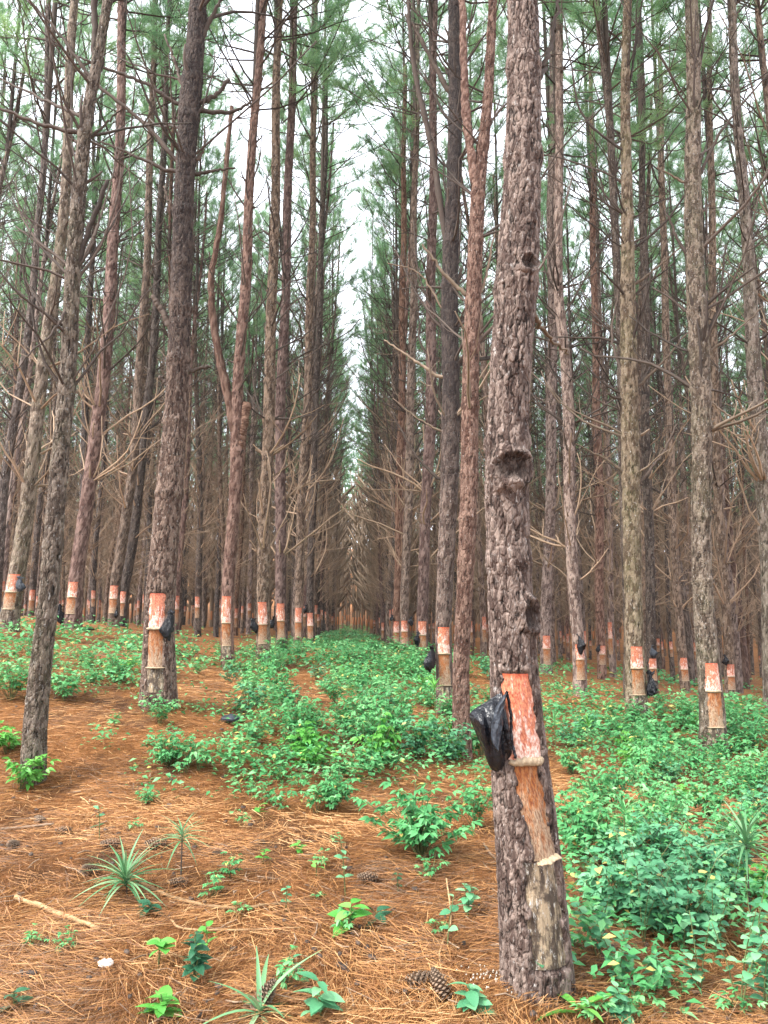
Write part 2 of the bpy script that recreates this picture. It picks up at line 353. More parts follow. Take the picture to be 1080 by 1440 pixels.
# ------------------------------------------------------------------ trunks
def trunk_geo(zs, ax, R, n, segs=(), knots=(), whorls=(), amp=.011, sc=34., seed=0, recess=.012, ext=.05, flare=.07):
    """rings at heights zs (local), axis ax (k,2), radius R (k). theta=0 faces -Y"""
    k = len(zs); th = np.arange(n) / n * 2 * np.pi - np.pi
    TH = np.tile(th, k); Z = np.repeat(zs, n); RR = np.repeat(R, n)
    b = RR * (1 + flare * np.exp(-np.maximum(Z, 0) / .16) * (.75 + .5 * np.sin(TH * 4 + seed) * .5))
    P = np.stack([np.sin(TH) * RR, -np.cos(TH) * RR, Z], 1) + seed * 3.7
    warp = np.stack([fbm(P * np.array([26., 26, 11]), seed + 20, 3), fbm(P * np.array([26., 26, 11]), seed + 21, 3), fbm(P * np.array([26., 26, 11]), seed + 22, 3)], 1)
    q = (P + warp * np.array([.055, .055, .10])) * np.array([sc, sc, sc * .36])
    d1, d2, idr = vor(q, seed); ck = sstep(0.0, .13, d2 - d1)
    fis = np.abs(fbm((P + warp * .03) * np.array([34., 34, 8.]), seed + 40, 3)); fis = sstep(.0, .07, fis)       # long broken fissures
    lay = fbm(P * np.array([55., 55, 30.]), seed + 44, 3); lay = np.floor(lay * 9 + idr * 2) / 9                     # flaky layers
    fine = fbm(P * np.array([190., 190, 120.]), seed + 50, 2)
    disp = amp * (.55 * (ck - 1) + .75 * (fis - 1) + .7 * lay + .45 * (idr - .5) + .4 * fine)
    ck = np.clip(fis * .75 + .25, 0, 1) * (.55 + .45 * ck)
    disp += RR * .07 * fbm(P * np.array([3., 3., 1.6]), seed + 60, 2)
    for wz in whorls:
        disp += RR * .13 * np.exp(-((Z - wz) / .045) ** 2) * (.6 + .8 * fbm(P * 14 + wz, seed + 70, 2) + .25)
    kn = np.zeros(len(Z))
    for (kt, kz, w, h, dep) in knots:
        dt = (TH - kt + np.pi) % (2 * np.pi) - np.pi
        g = np.sqrt((dt * RR / w) ** 2 + ((Z - kz) / h) ** 2) + .9 * fbm(P * 22, seed + 80, 3)
        disp += dep * (.9 * np.exp(-((g - 1.05) / .32) ** 2) - .22 * np.exp(-(g / .6) ** 2) + .5 * fbm(P * 60, seed + 81, 3) * (g < 1.1)); kn = np.maximum(kn, (1 - sstep(.6, 1.15, g)) * .9)
    M = np.zeros(len(Z))
    for s in segs:
        f = np.clip((s['z0'] - Z) / (s['z0'] - s['z1']), 0, 1); c = s['c0'] + (s['c1'] - s['c0']) * f; hw = s['h0'] + (s['h1'] - s['h0']) * f
        dt = np.abs((TH - c + np.pi) % (2 * np.pi) - np.pi) + .42 * fbm(P * np.array([34., 34, 24.]), seed + 90, 3) * (ext < .3)
        m = (1 - (sstep(hw - .09, hw + .02, dt) if ext < .3 else sstep(hw + ext * .2, hw + ext, dt))) * sstep(s['z1'] - .02, s['z1'] - .005, Z) * (1 - sstep(s['z0'] + .0, s['z0'] + .012, Z))
        M = np.maximum(M, m)
    r = b + disp * (1 - M) - recess * M
    V = np.stack([np.repeat(ax[:, 0], n) + np.sin(TH) * r, np.repeat(ax[:, 1], n) - np.cos(TH) * r, Z], 1)
    i, j = np.meshgrid(np.arange(k - 1), np.arange(n), indexing='ij'); j2 = (j + 1) % n
    Qd = np.stack([i * n + j, i * n + j2, (i + 1) * n + j2, (i + 1) * n + j], -1).reshape(-1, 4)
    return V, Qd, {'plate': idr, 'crack': ck, 'knot': np.clip(kn, 0, 1)}
def patch(fax, fR, s, nu, nv, lift, seed, jag=.012, flare=.07):
    """the exposed wood of one tapping face: a curved sheet lying in its recess"""
    u = np.linspace(0, 1, nu); v = np.linspace(0, 1, nv); U, Vv = np.meshgrid(u, v); U, Vv = U.ravel(), Vv.ravel()
    Z = s['z0'] + (s['z1'] - s['z0']) * Vv
    c = s['c0'] + (s['c1'] - s['c0']) * Vv; hw = s['h0'] + (s['h1'] - s['h0']) * Vv
    hw = hw * (1 + .38 * fbm(np.stack([Z * 16, U * 0 + (U > .5) * 9, Z * 0], 1), seed, 4))
    th = c + (2 * U - 1) * hw * (1.14 if lift < 0 else 1.)
    R = fR(Z) * (1 + flare * .75 * np.exp(-np.maximum(Z, 0) / .16)); A = fax(Z)
    pp = np.stack([th * R * 70, Z * 14, Z * 0 + seed], 1)
    r = R + lift + .006 * fbm(pp, seed, 3) * min(1, lift * 0 + 1) - .004 * (np.abs(2 * U - 1) > .97)
    P = np.stack([A[:, 0] + np.sin(th) * r, A[:, 1] - np.cos(th) * r, Z + jag * 0], 1)
    i, j = np.meshgrid(np.arange(nv - 1), np.arange(nu - 1), indexing='ij')
    Qd = np.stack([i * nu + j, (i + 1) * nu + j, (i + 1) * nu + j + 1, i * nu + j + 1], -1).reshape(-1, 4)
    return P, Qd, np.stack([U, Vv], 1)
def ledge(fax, fR, z, c, hw, th, out, nu, seed, tilt=0., flare=.07):
    """crust of hardened resin and wood under a face: a rounded shelf across the trunk"""
    prof = np.array([(-.012, .5), (.55, .42), (.95, .15), (1., -.15), (.7, -.42), (.3, -.62), (-.012, -.7)])
    m = len(prof); u = np.linspace(-1, 1, nu); V = []
    for ui in u:
        t = c + ui * hw; e = 1 - .55 * abs(ui) ** 5
        w = vn(np.array([[ui * 4, seed, 0.], [ui * 9, seed, 4.]]), seed)
        zz = z + tilt * ui + (w[1] - .5) * th * .5; A = fax(np.array([zz]))[0]; R = fR(np.array([zz]))[0] * (1 + flare * .75 * math.exp(-max(zz, 0) / .16))
        for (a, b) in prof:
            r = R - .012 + (a * out * (.65 + .7 * w[0]) + .012) * e if a > 0 else R - .02
            V.append((A[0] + math.sin(t) * r, A[1] - math.cos(t) * r, zz + b * th * e * (.7 + .6 * w[1])))
    i, j = np.meshgrid(np.arange(nu - 1), np.arange(m - 1), indexing='ij')
    Qd = np.stack([i * m + j, (i + 1) * m + j, (i + 1) * m + j + 1, i * m + j + 1], -1).reshape(-1, 4)
    return np.array(V), Qd

def branch_pts(rg, L, el, az, k=7, curl=.5, wob=.065):
    """a dead branch from the origin: rises or sags along its length"""
    P = [np.zeros(3)]; e, a = el, az
    for i in range(k - 1):
        e += curl / (k - 1) + rg.normal(0, wob * 2); a += rg.normal(0, wob * 2)
        P.append(P[-1] + L / (k - 1) * np.array([math.cos(e) * math.sin(a), math.cos(e) * -math.cos(a), math.sin(e)]))
    return np.array(P)
def add_branch(buf, rg, base, L, el, az, r0, n=4, twigs=3, curl=.5, k=7, m=0):
    P = base + branch_pts(rg, L, el, az, k, curl)
    R = r0 * np.linspace(1, .34, k) ** .9
    buf.add(*tube(P, R, n), r=rg.random(), m=m)
    for _ in range(twigs):
        i = rg.integers(k // 3, k - 1); q = branch_pts(rg, L * rg.uniform(.15, .4), el + rg.normal(.1, .45), az + rg.choice([-1, 1]) * rg.uniform(.4, 1.1), 4, curl)
        buf.add(*tube(P[i] + q, R[i] * .65 * np.linspace(1, .4, 4), 3), r=rg.random(), m=m)
    return P

# ------------------------------------------------------------------ crowns (live tops)
def tuft(rg, n, L, w):
    """needles spraying forward from a shoot along +Z"""
    V = np.zeros((n, 3, 3)); a = rg.uniform(0, 2 * np.pi, n); s = rg.uniform(.1, 1.25, n); z0 = rg.uniform(-.14, .06, n)
    d = np.stack([np.sin(s) * np.cos(a), np.sin(s) * np.sin(a), np.cos(s)], 1)
    side = np.cross(d, rg.normal(size=(n, 3))); side /= np.linalg.norm(side, axis=1)[:, None]
    ln = L * rg.uniform(.7, 1.1, n)[:, None]
    b = np.stack([z0 * 0, z0 * 0, z0], 1)
    V[:, 0] = b - side * w; V[:, 1] = b + side * w; V[:, 2] = b + d * ln
    return V
def place(templ, pos, dirs, size):
    z = dirs / np.linalg.norm(dirs, axis=1)[:, None]; x = np.cross(z, np.array([.3, .2, .93])); x /= np.linalg.norm(x, axis=1)[:, None] + 1e-9; y = np.cross(z, x)
    M = np.stack([x, y, z], 2)
    return np.einsum('nij,kj->nki', M, templ) * size[:, None, None] + pos[:, None]
def crown(seed, H=7.0, nb=44, nt=7, nn=42, L=.24, w=.0055, rad=1.9, cheap=False):
    rg = np.random.default_rng(seed); buf = Buf()
    if not cheap: buf.add(*tube(np.array([(0, 0, 0.), (.05, 0, H * .5), (0, .05, H)]), [.055, .035, .008], 6), r=.2)
    tu = [tuft(rg, nn, L, w).reshape(-1, 3) for _ in range(4)]
    pos, dr = [], []
    for i in range(nb):
        z = H * (i + rg.random()) / nb; f = z / H
        az = rg.uniform(0, 2 * np.pi); Lb = rad * (1.05 - f * .75) * rg.uniform(.55, 1.15); el = rg.uniform(.0, .5) + f * .5
        k = 6; P = np.array([0, 0, z]) + branch_pts(rg, Lb, el, az, k, .55)
        if not cheap: buf.add(*tube(P, .017 * np.linspace(1, .3, k) * (1.2 - f * .5), 3), r=rg.random())
        for t in range(nt):
            u = rg.uniform(.35, 1.) if t else 1.; x = u * (k - 1); j = min(int(x), k - 2); p = P[j] + (P[j + 1] - P[j]) * (x - j); d = P[j + 1] - P[j]; d = d / np.linalg.norm(d)
            if t:
                o = rg.normal(size=3) * .5; o[2] = abs(o[2]) * .6; dd = d + o; dd /= np.linalg.norm(dd); q = p + dd * rg.uniform(.1, .45)
                if not cheap: buf.add(*tube(np.array([p, (p + q) / 2 + rg.normal(size=3) * .02, q]), [.006, .005, .003], 3), r=rg.random())
                pos.append(q); dr.append(dd)
            else: pos.append(p); dr.append(d)
    pos, dr = np.array(pos), np.array(dr); which = rg.integers(0, 4, len(pos)); br = rg.random(len(pos))
    for a in range(4):
        m = which == a; V = place(tu[a], pos[m], dr[m], rg.uniform(.75, 1.2, m.sum()))
        V = V.reshape(-1, 3); buf.add(V, T=np.arange(len(V)).reshape(-1, 3), r=np.repeat(br[m], 3 * nn) * .7 + .3 * np.repeat(rg.random(len(V) // 3), 3), m=1)
    return buf
CROWNS = [crown(100 + i, 8.2 + .35 * i, 42 + 2 * i, 7, 33, .32, .0046, 2.4).build('crown', [DEAD_D, NEEDLE], smooth=False) for i in range(6)]

# ------------------------------------------------------------------ the nearer pines, each measured from the photograph
BAGS = []
def near_tree(label, d, axis, w, base_py, bark_m=BARK, face=None, limbs=(), res=(64, 90), knots=(), nb=22, seed=1, cl=None, top=None, blen=1.2, bmat=DEAD, bz=(1.9, 9.), bag=None, H=13.5, group=None, ftheta=0.):
    """axis: photo points up the trunk at depth d; w: photo widths at those points"""
    rg = np.random.default_rng(seed)
    B = at(axis[0][0], base_py, d); B[2] = g1(B[0], B[1])
    root = thing('pine_tree', B, label, 'tree', group)
    pts = np.array([at(p[0], p[1], d) for p in axis]) - B
    rad = np.array(w) * d / F / 2
    o = np.argsort(pts[:, 2]); pts, rad = pts[o], rad[o]
    # continue above the frame
    dz = pts[-1, 2]; sl = (pts[-1, 0] - pts[-2, 0]) / max(.3, pts[-1, 2] - pts[-2, 2]); sl = float(np.clip(sl, -.06, .06))
    if dz < H:
        r_end = .05 if rad[-1] > .05 else rad[-1] * .7
        pts = np.concatenate([pts, [[pts[-1, 0] + sl * (H - dz), 0, H]]]); rad = np.append(rad, r_end)
    zt = pts[:, 2]
    def fax(z):
        z = np.asarray(z, float); wob = .018 * np.stack([np.sin(z * 1.3 + seed), np.cos(z * 1.1 + seed * 2)], 1) * np.clip(z, 0, 1)[:, None]
        x = sum(np.interp(z + s, zt, pts[:, 0]) for s in (-.3, 0, .3)) / 3
        return np.stack([x, x * 0], 1) + wob
    def fR(z): return sum(np.interp(np.asarray(z, float) + s, zt, rad) for s in (-.15, 0, .15)) / 3
    vis_top = min(zt[-1], at(540, -30, d)[2] - B[2])
    zs = np.concatenate([np.linspace(-.22, vis_top, max(40, int(res[1] * vis_top * (1 if d < 4 else (.6 if d < 10 else .45))))), np.linspace(vis_top, zt[-1], 8)[1:]]) if vis_top < zt[-1] - .2 else np.linspace(-.22, zt[-1], max(40, int(res[1] * zt[-1] * .45)))
    segs, ledges = [], []
    if face:
        for s in face['segs']:
            q = dict(s); q['z0'] = at(axis[0][0], s['y0'], d)[2] - B[2]; q['z1'] = at(axis[0][0], s['y1'], d)[2] - B[2]; segs.append(q)
        for s in face['ledges']:
            ledges.append((at(axis[0][0], s[0], d)[2] - B[2],) + tuple(s[1:]))
    wh = list(np.arange(rg.uniform(1.6, 2.1), H, .62) + rg.normal(0, .08, len(np.arange(rg.uniform(1.6, 2.1), H, .62)))) if False else []
    z = rg.uniform(1.7, 2.1)
    while z < H: wh.append(z); z += rg.uniform(.45, .8)
    rec = .02 if res[0] >= 100 else (.013 if res[0] >= 60 else .008)
    V, Qd, A = trunk_geo(zs, fax(zs), fR(zs), res[0], segs, knots, wh, amp=.0065 + (.014 * float(rad.max()) if d > 5 else 0), sc=52 if d < 5 else (38 if d < 9 else 30), seed=seed, recess=rec, ext=max(.06, 6.4 / res[0] * 1.3))
    put('trunk', mesh('trunk', V, Qd, bark_m, A), root)
    names = {'fresh': ('fresh_tapping_face', FRESH), 'old': ('old_tapping_face', OLD), 'grey': ('oldest_tapping_face', GREY)}
    for i, s in enumerate(segs):
        nu, nv = (26, int(40 + 90 * (s['z0'] - s['z1']))) if d < 5 else (10, 24)
        P, Qf, uv = patch(fax, fR, s, nu, nv, -rec + .006, seed + i)
        nm, mm = names[s['k']]; put(nm, mesh(nm, P, Qf, mm, uv=uv), root)
    for i, L in enumerate(ledges):
        P, Qf = ledge(fax, fR, *L[:5], 40 if d < 5 else 12, seed + i, *(L[5:6])); put('resin_ledge', mesh('resin_ledge', P, Qf, LEDGE), root)
    # measured limbs
    for l in limbs:
        dep = l.get('dy', 0.); pp = [at(x, y, d + dep * (i / (len(l['p']) - 1))) - B for i, (x, y) in enumerate(l['p'])]
        k = 6 + 5 * len(pp); P = smooth_poly(pp, k); P[1:-1] += rg.normal(0, .006, (k - 2, 3)); P[0, 1] = 0
        a0 = fax(P[:1, 2])[0]; P[0, 0] = a0[0] + (P[0, 0] - a0[0]) * .5
        R = np.linspace(l['r'], l.get('r1', l['r'] * .4), k) * (1 + rg.normal(0, .06, k))
        b = Buf()
        if l['r'] > .03:
            k2 = 70; t_ = np.linspace(0, k - 1, k2); P2 = np.stack([np.interp(t_, np.arange(k), P[:, c]) for c in range(3)], 1); V_, Q_, T_ = tube(P2, np.interp(t_, np.arange(k), R), 14)
            ctr = np.concatenate([np.repeat(P2, 14, 0), P2[-1:]]); nz = fbm(V_ * np.array([30., 30, 14.]), seed, 3) + .5 * fbm(V_ * 9, seed + 1, 2); V_ = ctr + (V_ - ctr) * (1 + .5 * nz)[:, None]; b.add(V_, Q_, T_, r=rg.random())
        else: b.add(*tube(P, R, 9), r=rg.random())
        put('branch', b.build('branch', l.get('m', DEAD_M if bmat is DEAD else bmat)), root)
    # other dead branches at the whorls
    for i in range(int(nb * 3) + (26 if nb else 0)):
        wz = wh[rg.integers(0, len(wh))]
        if not (bz[0] < wz < bz[1]): continue
        zb = wz + rg.normal(0, .03); az = rg.uniform(-np.pi, np.pi); r = float(fR([zb])[0]); a = fax([zb])[0]
        base = np.array([a[0] + math.sin(az) * r * .6, a[1] - math.cos(az) * r * .6, zb])
        stub = rg.random() < .3; L = blen * (rg.uniform(.12, .3) if stub else rg.uniform(.5, 1.9))
        b = Buf(); add_branch(b, rg, base, L, rg.uniform(.25, 1.), az, min(.03, max(.017, r * .22)) * (1.1 if stub else rg.uniform(.6, 1.05)), 4, 0 if stub else int(rg.integers(1, 5)), rg.uniform(-.1, .7))
        put('branch', b.build('branch', (DEAD_M if d < 11 and bmat is DEAD else bmat) if zb < 4.2 else DEAD_D), root)  # upper branches coloured dark to paint in their backlit look
    c = seed % 6; tz = zt[-1]; dc = 4.6 if d > 12 else 3.4; a = fax([tz - dc])[0]
    put('crown', CROWNS[c], root, (a[0], a[1], tz - dc), (0, 0, rg.uniform(0, 6)), (1.2, 1.2, 1.) if d > 12 else (1.1, 1.1, 1.))
    if bag: BAGS.append((root, B, d, bag))
    return root, fax, fR

def std_face(yt, yl, yb, R, hw=.085, c=0., yg=None, th=.022):
    """one fresh face, ledge, older face, ledge, oldest face"""
    h = min(1.15, hw / R + .05)
    sg = [dict(k='fresh', y0=yt, y1=yl, c0=c, c1=c, h0=h, h1=h), dict(k='old', y0=yl + (yb - yl) * .04, y1=yb, c0=c, c1=c, h0=h * .9, h1=h * .9)]
    ld = [(yl, c, h * 1.05, th, .013), (yb, c, h * 1.0, th * .6, .01)]
    if yg: sg.append(dict(k='grey', y0=yb, y1=yg, c0=c, c1=c, h0=h * .9, h1=h * .85))
    return dict(segs=sg, ledges=ld)

near_tree('thick tapped pine in the right foreground with a large black plastic pouch on its side', 3.4,
    [(756, 1372), (752, 1300), (743, 1200), (737, 1080), (729, 950), (726, 860), (718, 760), (714, 690), (713, 600), (722, 400), (731, 200), (732, 0)],
    [92, 90, 86, 80, 66, 65, 58, 64, 59, 62, 54, 48], 1372, BARK, res=(168, 140), seed=3, nb=0, bz=(5.2, 12),
    face=dict(segs=[dict(k='fresh', y0=946, y1=1064, c0=-.12, c1=.13, h0=.72, h1=.74), dict(k='old', y0=1072, y1=1200, c0=.03, c1=.5, h0=.5, h1=.52),
                    dict(k='grey', y0=1203, y1=1345, c0=.3, c1=.36, h0=.62, h1=.66)],
              ledges=[(1066, .14, .70, .026, .012), (1199, .52, .42, .014, .026, .012)]),
    knots=[(.12, at(718, 682, 3.4)[2] - .03, .085, .075, .03), (.85, at(750, 885, 3.4)[2] - .03, .05, .075, .03), (.4, at(735, 400, 3.4)[2] - .03, .04, .04, .02)],
    limbs=[dict(p=[(748, 440), (770, 470), (800, 498)], r=.012, dy=.3), dict(p=[(755, 120), (775, 60), (790, -30)], r=.014, dy=.2, m=DEAD_D)])
near_tree('slender leaning untapped pine at the left edge, nearest on that side', 6.0,
    [(46, 1102), (52, 1000), (66, 880), (78, 650), (92, 540), (102, 400), (112, 300), (121, 200), (131, 130), (143, 60), (152, -10)],
    [34, 31, 28, 24, 23, 22, 22, 20, 17, 15, 14], 1102, BARK_M, res=(72, 110), seed=11, nb=14, bmat=DEAD_D, bz=(2.6, 7),
    limbs=[dict(p=[(112, 188), (60, 175), (0, 153), (-60, 140)], r=.02, m=DEAD_D), dict(p=[(104, 385), (130, 310), (151, 254)], r=.026, r1=.018), dict(p=[(118, 165), (60, 140), (-20, 100)], r=.017, dy=.5, m=DEAD_D),
           dict(p=[(125, 108), (85, 50), (30, -10)], r=.017, m=DEAD_D), dict(p=[(122, 200), (150, 172), (172, 152)], r=.014, m=DEAD_D), dict(p=[(126, 165), (134, 80), (133, -20)], r=.035, r1=.025, m=DEAD_D),
           dict(p=[(112, 205), (95, 185), (86, 160)], r=.016, m=DEAD_D), dict(p=[(106, 380), (135, 330), (140, 290)], r=.014), dict(p=[(99, 430), (70, 470), (20, 520)], r=.012, dy=-.3)])
near_tree('stout tapped pine left of the aisle with small knotted black bag beside its face', 7.5,
    [(223, 988), (225, 930), (224, 850), (234, 700), (240, 640), (250, 520), (258, 400), (262, 250), (264, 190), (266, 135), (270, 100), (277, -10)],
    [51, 44, 41, 37, 35, 33, 31, 29, 29, 35, 30, 26], 988, BARK_W, res=(104, 130), seed=5, nb=8, bmat=DEAD_D, bz=(5.5, 10),
    face=std_face(835, 884, 938, .152, .092, .02, 972),
    limbs=[dict(p=[(252, 148), (205, 118), (150, 97), (110, 80)], r=.024), dict(p=[(250, 228), (205, 176), (140, 122), (110, 100)], r=.026), dict(p=[(248, 244), (200, 224), (142, 199)], r=.024),
           dict(p=[(280, 146), (302, 135), (322, 112)], r=.028, r1=.02), dict(p=[(280, 156), (325, 157), (356, 141)], r=.026), dict(p=[(274, 246), (300, 240), (331, 236)], r=.022),
           dict(p=[(258, 128), (245, 82), (231, 48)], r=.022), dict(p=[(256, 312), (240, 287), (230, 262)], r=.022), dict(p=[(250, 478), (230, 442), (215, 417)], r=.034, r1=.026), dict(p=[(243, 552), (232, 538), (224, 530)], r=.028, r1=.02),
           dict(p=[(262, 526), (280, 518), (297, 516)], r=.022, r1=.016), dict(p=[(276, 228), (287, 204), (287, 176)], r=.02), dict(p=[(280, 60), (300, 20), (318, -10)], r=.03)])
near_tree('tapped pine with forked trunk and broken stub standing left of the aisle', 13.5,
    [(321, 952), (320, 900), (320, 840), (324, 760), (330, 680), (334, 630), (335, 550), (345, 400), (348, 300), (356, 200), (364, 100), (370, -10)],
    [20, 18, 17.5, 17, 17, 21, 16, 15, 14, 13, 12, 11], 952, BARK_R, res=(40, 60), seed=17, nb=20, bz=(4.5, 12), face=std_face(839, 876, 908, .11, .09, 0, 925), H=15,
    limbs=[dict(p=[(335, 625), (318, 545), (302, 465), (297, 395), (309, 320), (320, 210), (326, 150)], r=.085, r1=.035, m=BARK_R), dict(p=[(336, 632), (342, 600), (347, 566)], r=.09, r1=.08, m=BARK_R)])
near_tree('tapped pine left of the aisle with dark bag at left of its pale face', 14.5,
    [(370, 932), (370, 850), (374, 700), (378, 560), (384, 400), (388, 200), (392, 0)], [21, 18, 17, 17, 15, 13, 11], 932, BARK_B, res=(40, 60), seed=21, nb=26, face=std_face(847, 878, 905, .12, .085), H=16, bag=(358, 880, .8))
near_tree('tapped pine just right of the one with a dark bag, left side of the aisle', 16.,
    [(397, 920), (396, 850), (393, 700), (396, 550), (402, 380), (409, 170), (415, 0)], [18, 15.5, 15, 14.5, 13, 12, 10], 920, BARK_R, res=(36, 55), seed=23, nb=26, face=std_face(849, 873, 899, .115, .085), H=16.5, bag=(385, 876, .8))
near_tree('third tapped pine of the left aisle row, thin and straight', 19.,
    [(420, 914), (419, 850), (425, 700), (434, 500), (438, 350), (442, 150), (444, 0)], [14, 12, 12, 11, 10, 9, 8], 914, BARK_B, res=(30, 45), seed=25, nb=26, face=std_face(855, 875, 896, .1, .08), H=17)
near_tree('fourth tapped pine of the left aisle row with black bag above its face', 21.,
    [(437, 912), (436, 850), (440, 700), (446, 520), (452, 350), (457, 200)], [12, 10, 10, 9.5, 8.5, 8], 912, BARK_D, res=(28, 40), seed=27, nb=26, face=std_face(862, 880, 898, .095, .08), H=17, bag=(430, 857, .7))
near_tree('tapped pine at the far left edge with a grey bag right of its face', 11.,
    [(12, 888), (19, 830), (28, 770), (45, 650), (62, 525), (78, 400), (92, 250), (100, 100)], [27, 24, 22, 19, 18, 16, 15, 13], 888, BARK_M, res=(48, 60), seed=31, nb=22, face=std_face(808, 833, 857, .12, .085), bag=(34, 822, .6), H=14)
near_tree('tapped pine behind the slender leaning one at left, bags low on its left', 13.,
    [(102, 888), (103, 850), (110, 790), (121, 725), (132, 640), (145, 525), (155, 420), (166, 250), (170, 100)], [26, 22, 20, 19, 19, 18, 17, 15, 13], 888, BARK_R, res=(44, 55), seed=33, nb=24, face=std_face(819, 840, 863, .13, .085, -.1), H=15, bag=(87, 865, .9))
near_tree('left one of a close pair of tapped pines on the left, greyish bark', 16.,
    [(160, 881), (161, 840), (173, 760), (187, 650), (198, 500), (206, 380), (212, 200)], [17, 15, 14, 13, 12, 11, 10], 881, BARK_B, res=(34, 45), seed=35, nb=26, face=std_face(824, 842, 862, .11, .085), H=16, bag=(166, 862, .6))
near_tree('right one of a close pair of tapped pines on the left, darker bark', 17.,
    [(171, 880), (172, 840), (186, 760), (201, 650), (214, 500), (222, 380), (230, 200)], [15, 13, 13, 12, 11, 10, 9], 880, BARK_D, res=(34, 45), seed=37, nb=26, face=std_face(832, 848, 866, .1, .075), H=16)
near_tree('thin dark pine leaning across the far left edge behind the tapped ones', 14.,
    [(-8, 880), (0, 760), (9, 660), (22, 580), (37, 480), (48, 400), (60, 250), (66, 100)], [14, 13, 12.5, 12, 11, 10.5, 9, 8], 880, BARK_D, res=(30, 40), seed=39, nb=20, H=14, bmat=DEAD_D)
# right of the aisle
near_tree('tapped pine close behind the foreground pine with dark upper trunk and forked top', 10.5,
    [(627, 1005), (626, 960), (625, 900), (628, 780), (631, 640), (634, 520), (634, 400), (637, 250), (639, 120), (641, -10)],
    [27, 24, 22, 24, 26, 26, 25, 22, 21, 19], 1005, BARK_W, res=(60, 80), seed=41, nb=16, bz=(3.5, 10), face=std_face(882, 919, 963, .106, .092, -.05, 990), bag=(606, 926, 1.0), H=14,
    limbs=[dict(p=[(630, 355), (606, 205), (580, 80), (574, -20)], r=.05, r1=.03, m=DEAD_D), dict(p=[(632, 132), (592, 55), (570, 20)], r=.04, m=DEAD_D), dict(p=[(618, 531), (580, 505), (540, 478)], r=.026), dict(p=[(618, 675), (585, 640), (550, 578)], r=.024, m=DEAD_D),
           dict(p=[(628, 610), (590, 590), (552, 560)], r=.016), dict(p=[(625, 440), (590, 385), (545, 370)], r=.016)])
near_tree('untapped reddish pine with forked top between the aisle and the foreground pine', 8.0,
    [(651, 1078), (648, 980), (648, 900), (654, 780), (660, 640), (664, 520), (668, 400), (671, 250), (684, 150), (691, 50), (696, -20)],
    [28, 24, 22, 24, 25, 24, 23, 21, 16, 14, 13], 1078, BARK_R, res=(72, 90), seed=43, nb=8, bz=(3.2, 8), H=13,
    limbs=[dict(p=[(670, 262), (658, 185), (653, 100), (650, -20)], r=.055, r1=.04, m=BARK_R), dict(p=[(660, 418), (625, 385), (594, 343)], r=.026), dict(p=[(671, 424), (684, 385), (695, 328)], r=.02), dict(p=[(672, 190), (690, 175), (703, 140)], r=.02, m=DEAD_D)])
near_tree('reddish tapped pine at the aisle with a bag hung over its pale face', 15.5,
    [(594, 924), (592, 880), (598, 760), (604, 620), (606, 480), (608, 300), (610, 100)], [18, 16, 15, 16, 15, 13, 11], 924, BARK_R, res=(36, 50), seed=45, nb=26, face=std_face(874, 893, 915, .11, .08), bag=(588, 899, .8), H=16)
near_tree('slim tapped pine beside a small black bag, right row of the aisle', 18.,
    [(569, 922), (569, 880), (572, 760), (577, 620), (580, 450), (584, 250)], [14, 12, 12, 12, 11, 9], 922, BARK_B, res=(30, 45), seed=47, nb=26, face=std_face(873, 888, 905, .095, .075), bag=(579, 874, .6), H=17)
near_tree('slim tapped pine next to it, left neighbour in the right row of the aisle', 20.5,
    [(558, 916), (557, 880), (560, 760), (563, 620), (566, 450), (568, 250)], [12, 10.5, 10, 10, 9, 8], 916, BARK_R, res=(28, 40), seed=49, nb=26, face=std_face(874, 889, 903, .095, .075), H=17, bag=(551, 869, .5))
near_tree('tapped pine right of the foreground pine with black bag on top of its face', 14.,
    [(816, 982), (814, 930), (807, 850), (802, 700), (799, 600), (794, 500), (786, 420), (785, 260), (787, 100), (788, 0)], [20, 18, 16, 16, 16, 15, 14, 13, 12, 11], 982, BARK, res=(44, 55), seed=51, nb=22, face=std_face(906, 927, 955, .12, .085), bag=(812, 906, 1.0), H=15,
    limbs=[dict(p=[(803, 712), (795, 640), (797, 570), (803, 520)], r=.03, m=DEAD_D)])
near_tree('grey tapped pine between the foreground pine and the one with bag on top', 18.,
    [(768, 952), (768, 900), (771, 780), (775, 650), (777, 500), (775, 380), (776, 200), (778, 50)], [17, 15, 15, 15, 14, 13, 11, 10], 952, BARK, res=(36, 50), seed=53, nb=24, face=std_face(894, 912, 934, .12, .085), H=17)
near_tree('mossy tapped pine on the right with black bag low at right of its face', 10.5,
    [(897, 1013), (894, 950), (890, 850), (887, 740), (887, 640), (886, 520), (882, 400), (880, 250), (881, 120), (883, -10)],
    [32, 27, 24, 25, 25, 24, 21, 16, 14, 12], 1013, BARK_M, res=(60, 80), seed=55, nb=12, bz=(2.8, 10), face=std_face(909, 939, 976, .12, .088, 0, 1000), bag=(913, 962, 1.0), H=14,
    limbs=[dict(p=[(878, 538), (861, 475), (871, 400)], r=.024, m=DEAD_D), dict(p=[(895, 545), (930, 511), (970, 464)], r=.022), dict(p=[(895, 683), (930, 640), (952, 596)], r=.022, m=DEAD_D), dict(p=[(880, 667), (850, 645), (810, 624)], r=.02),
           dict(p=[(875, 212), (820, 162), (803, 90), (788, -10)], r=.02, m=DEAD_D), dict(p=[(892, 400), (925, 375), (960, 345)], r=.022), dict(p=[(884, 130), (895, 60), (905, -10)], r=.02, m=DEAD_D)])
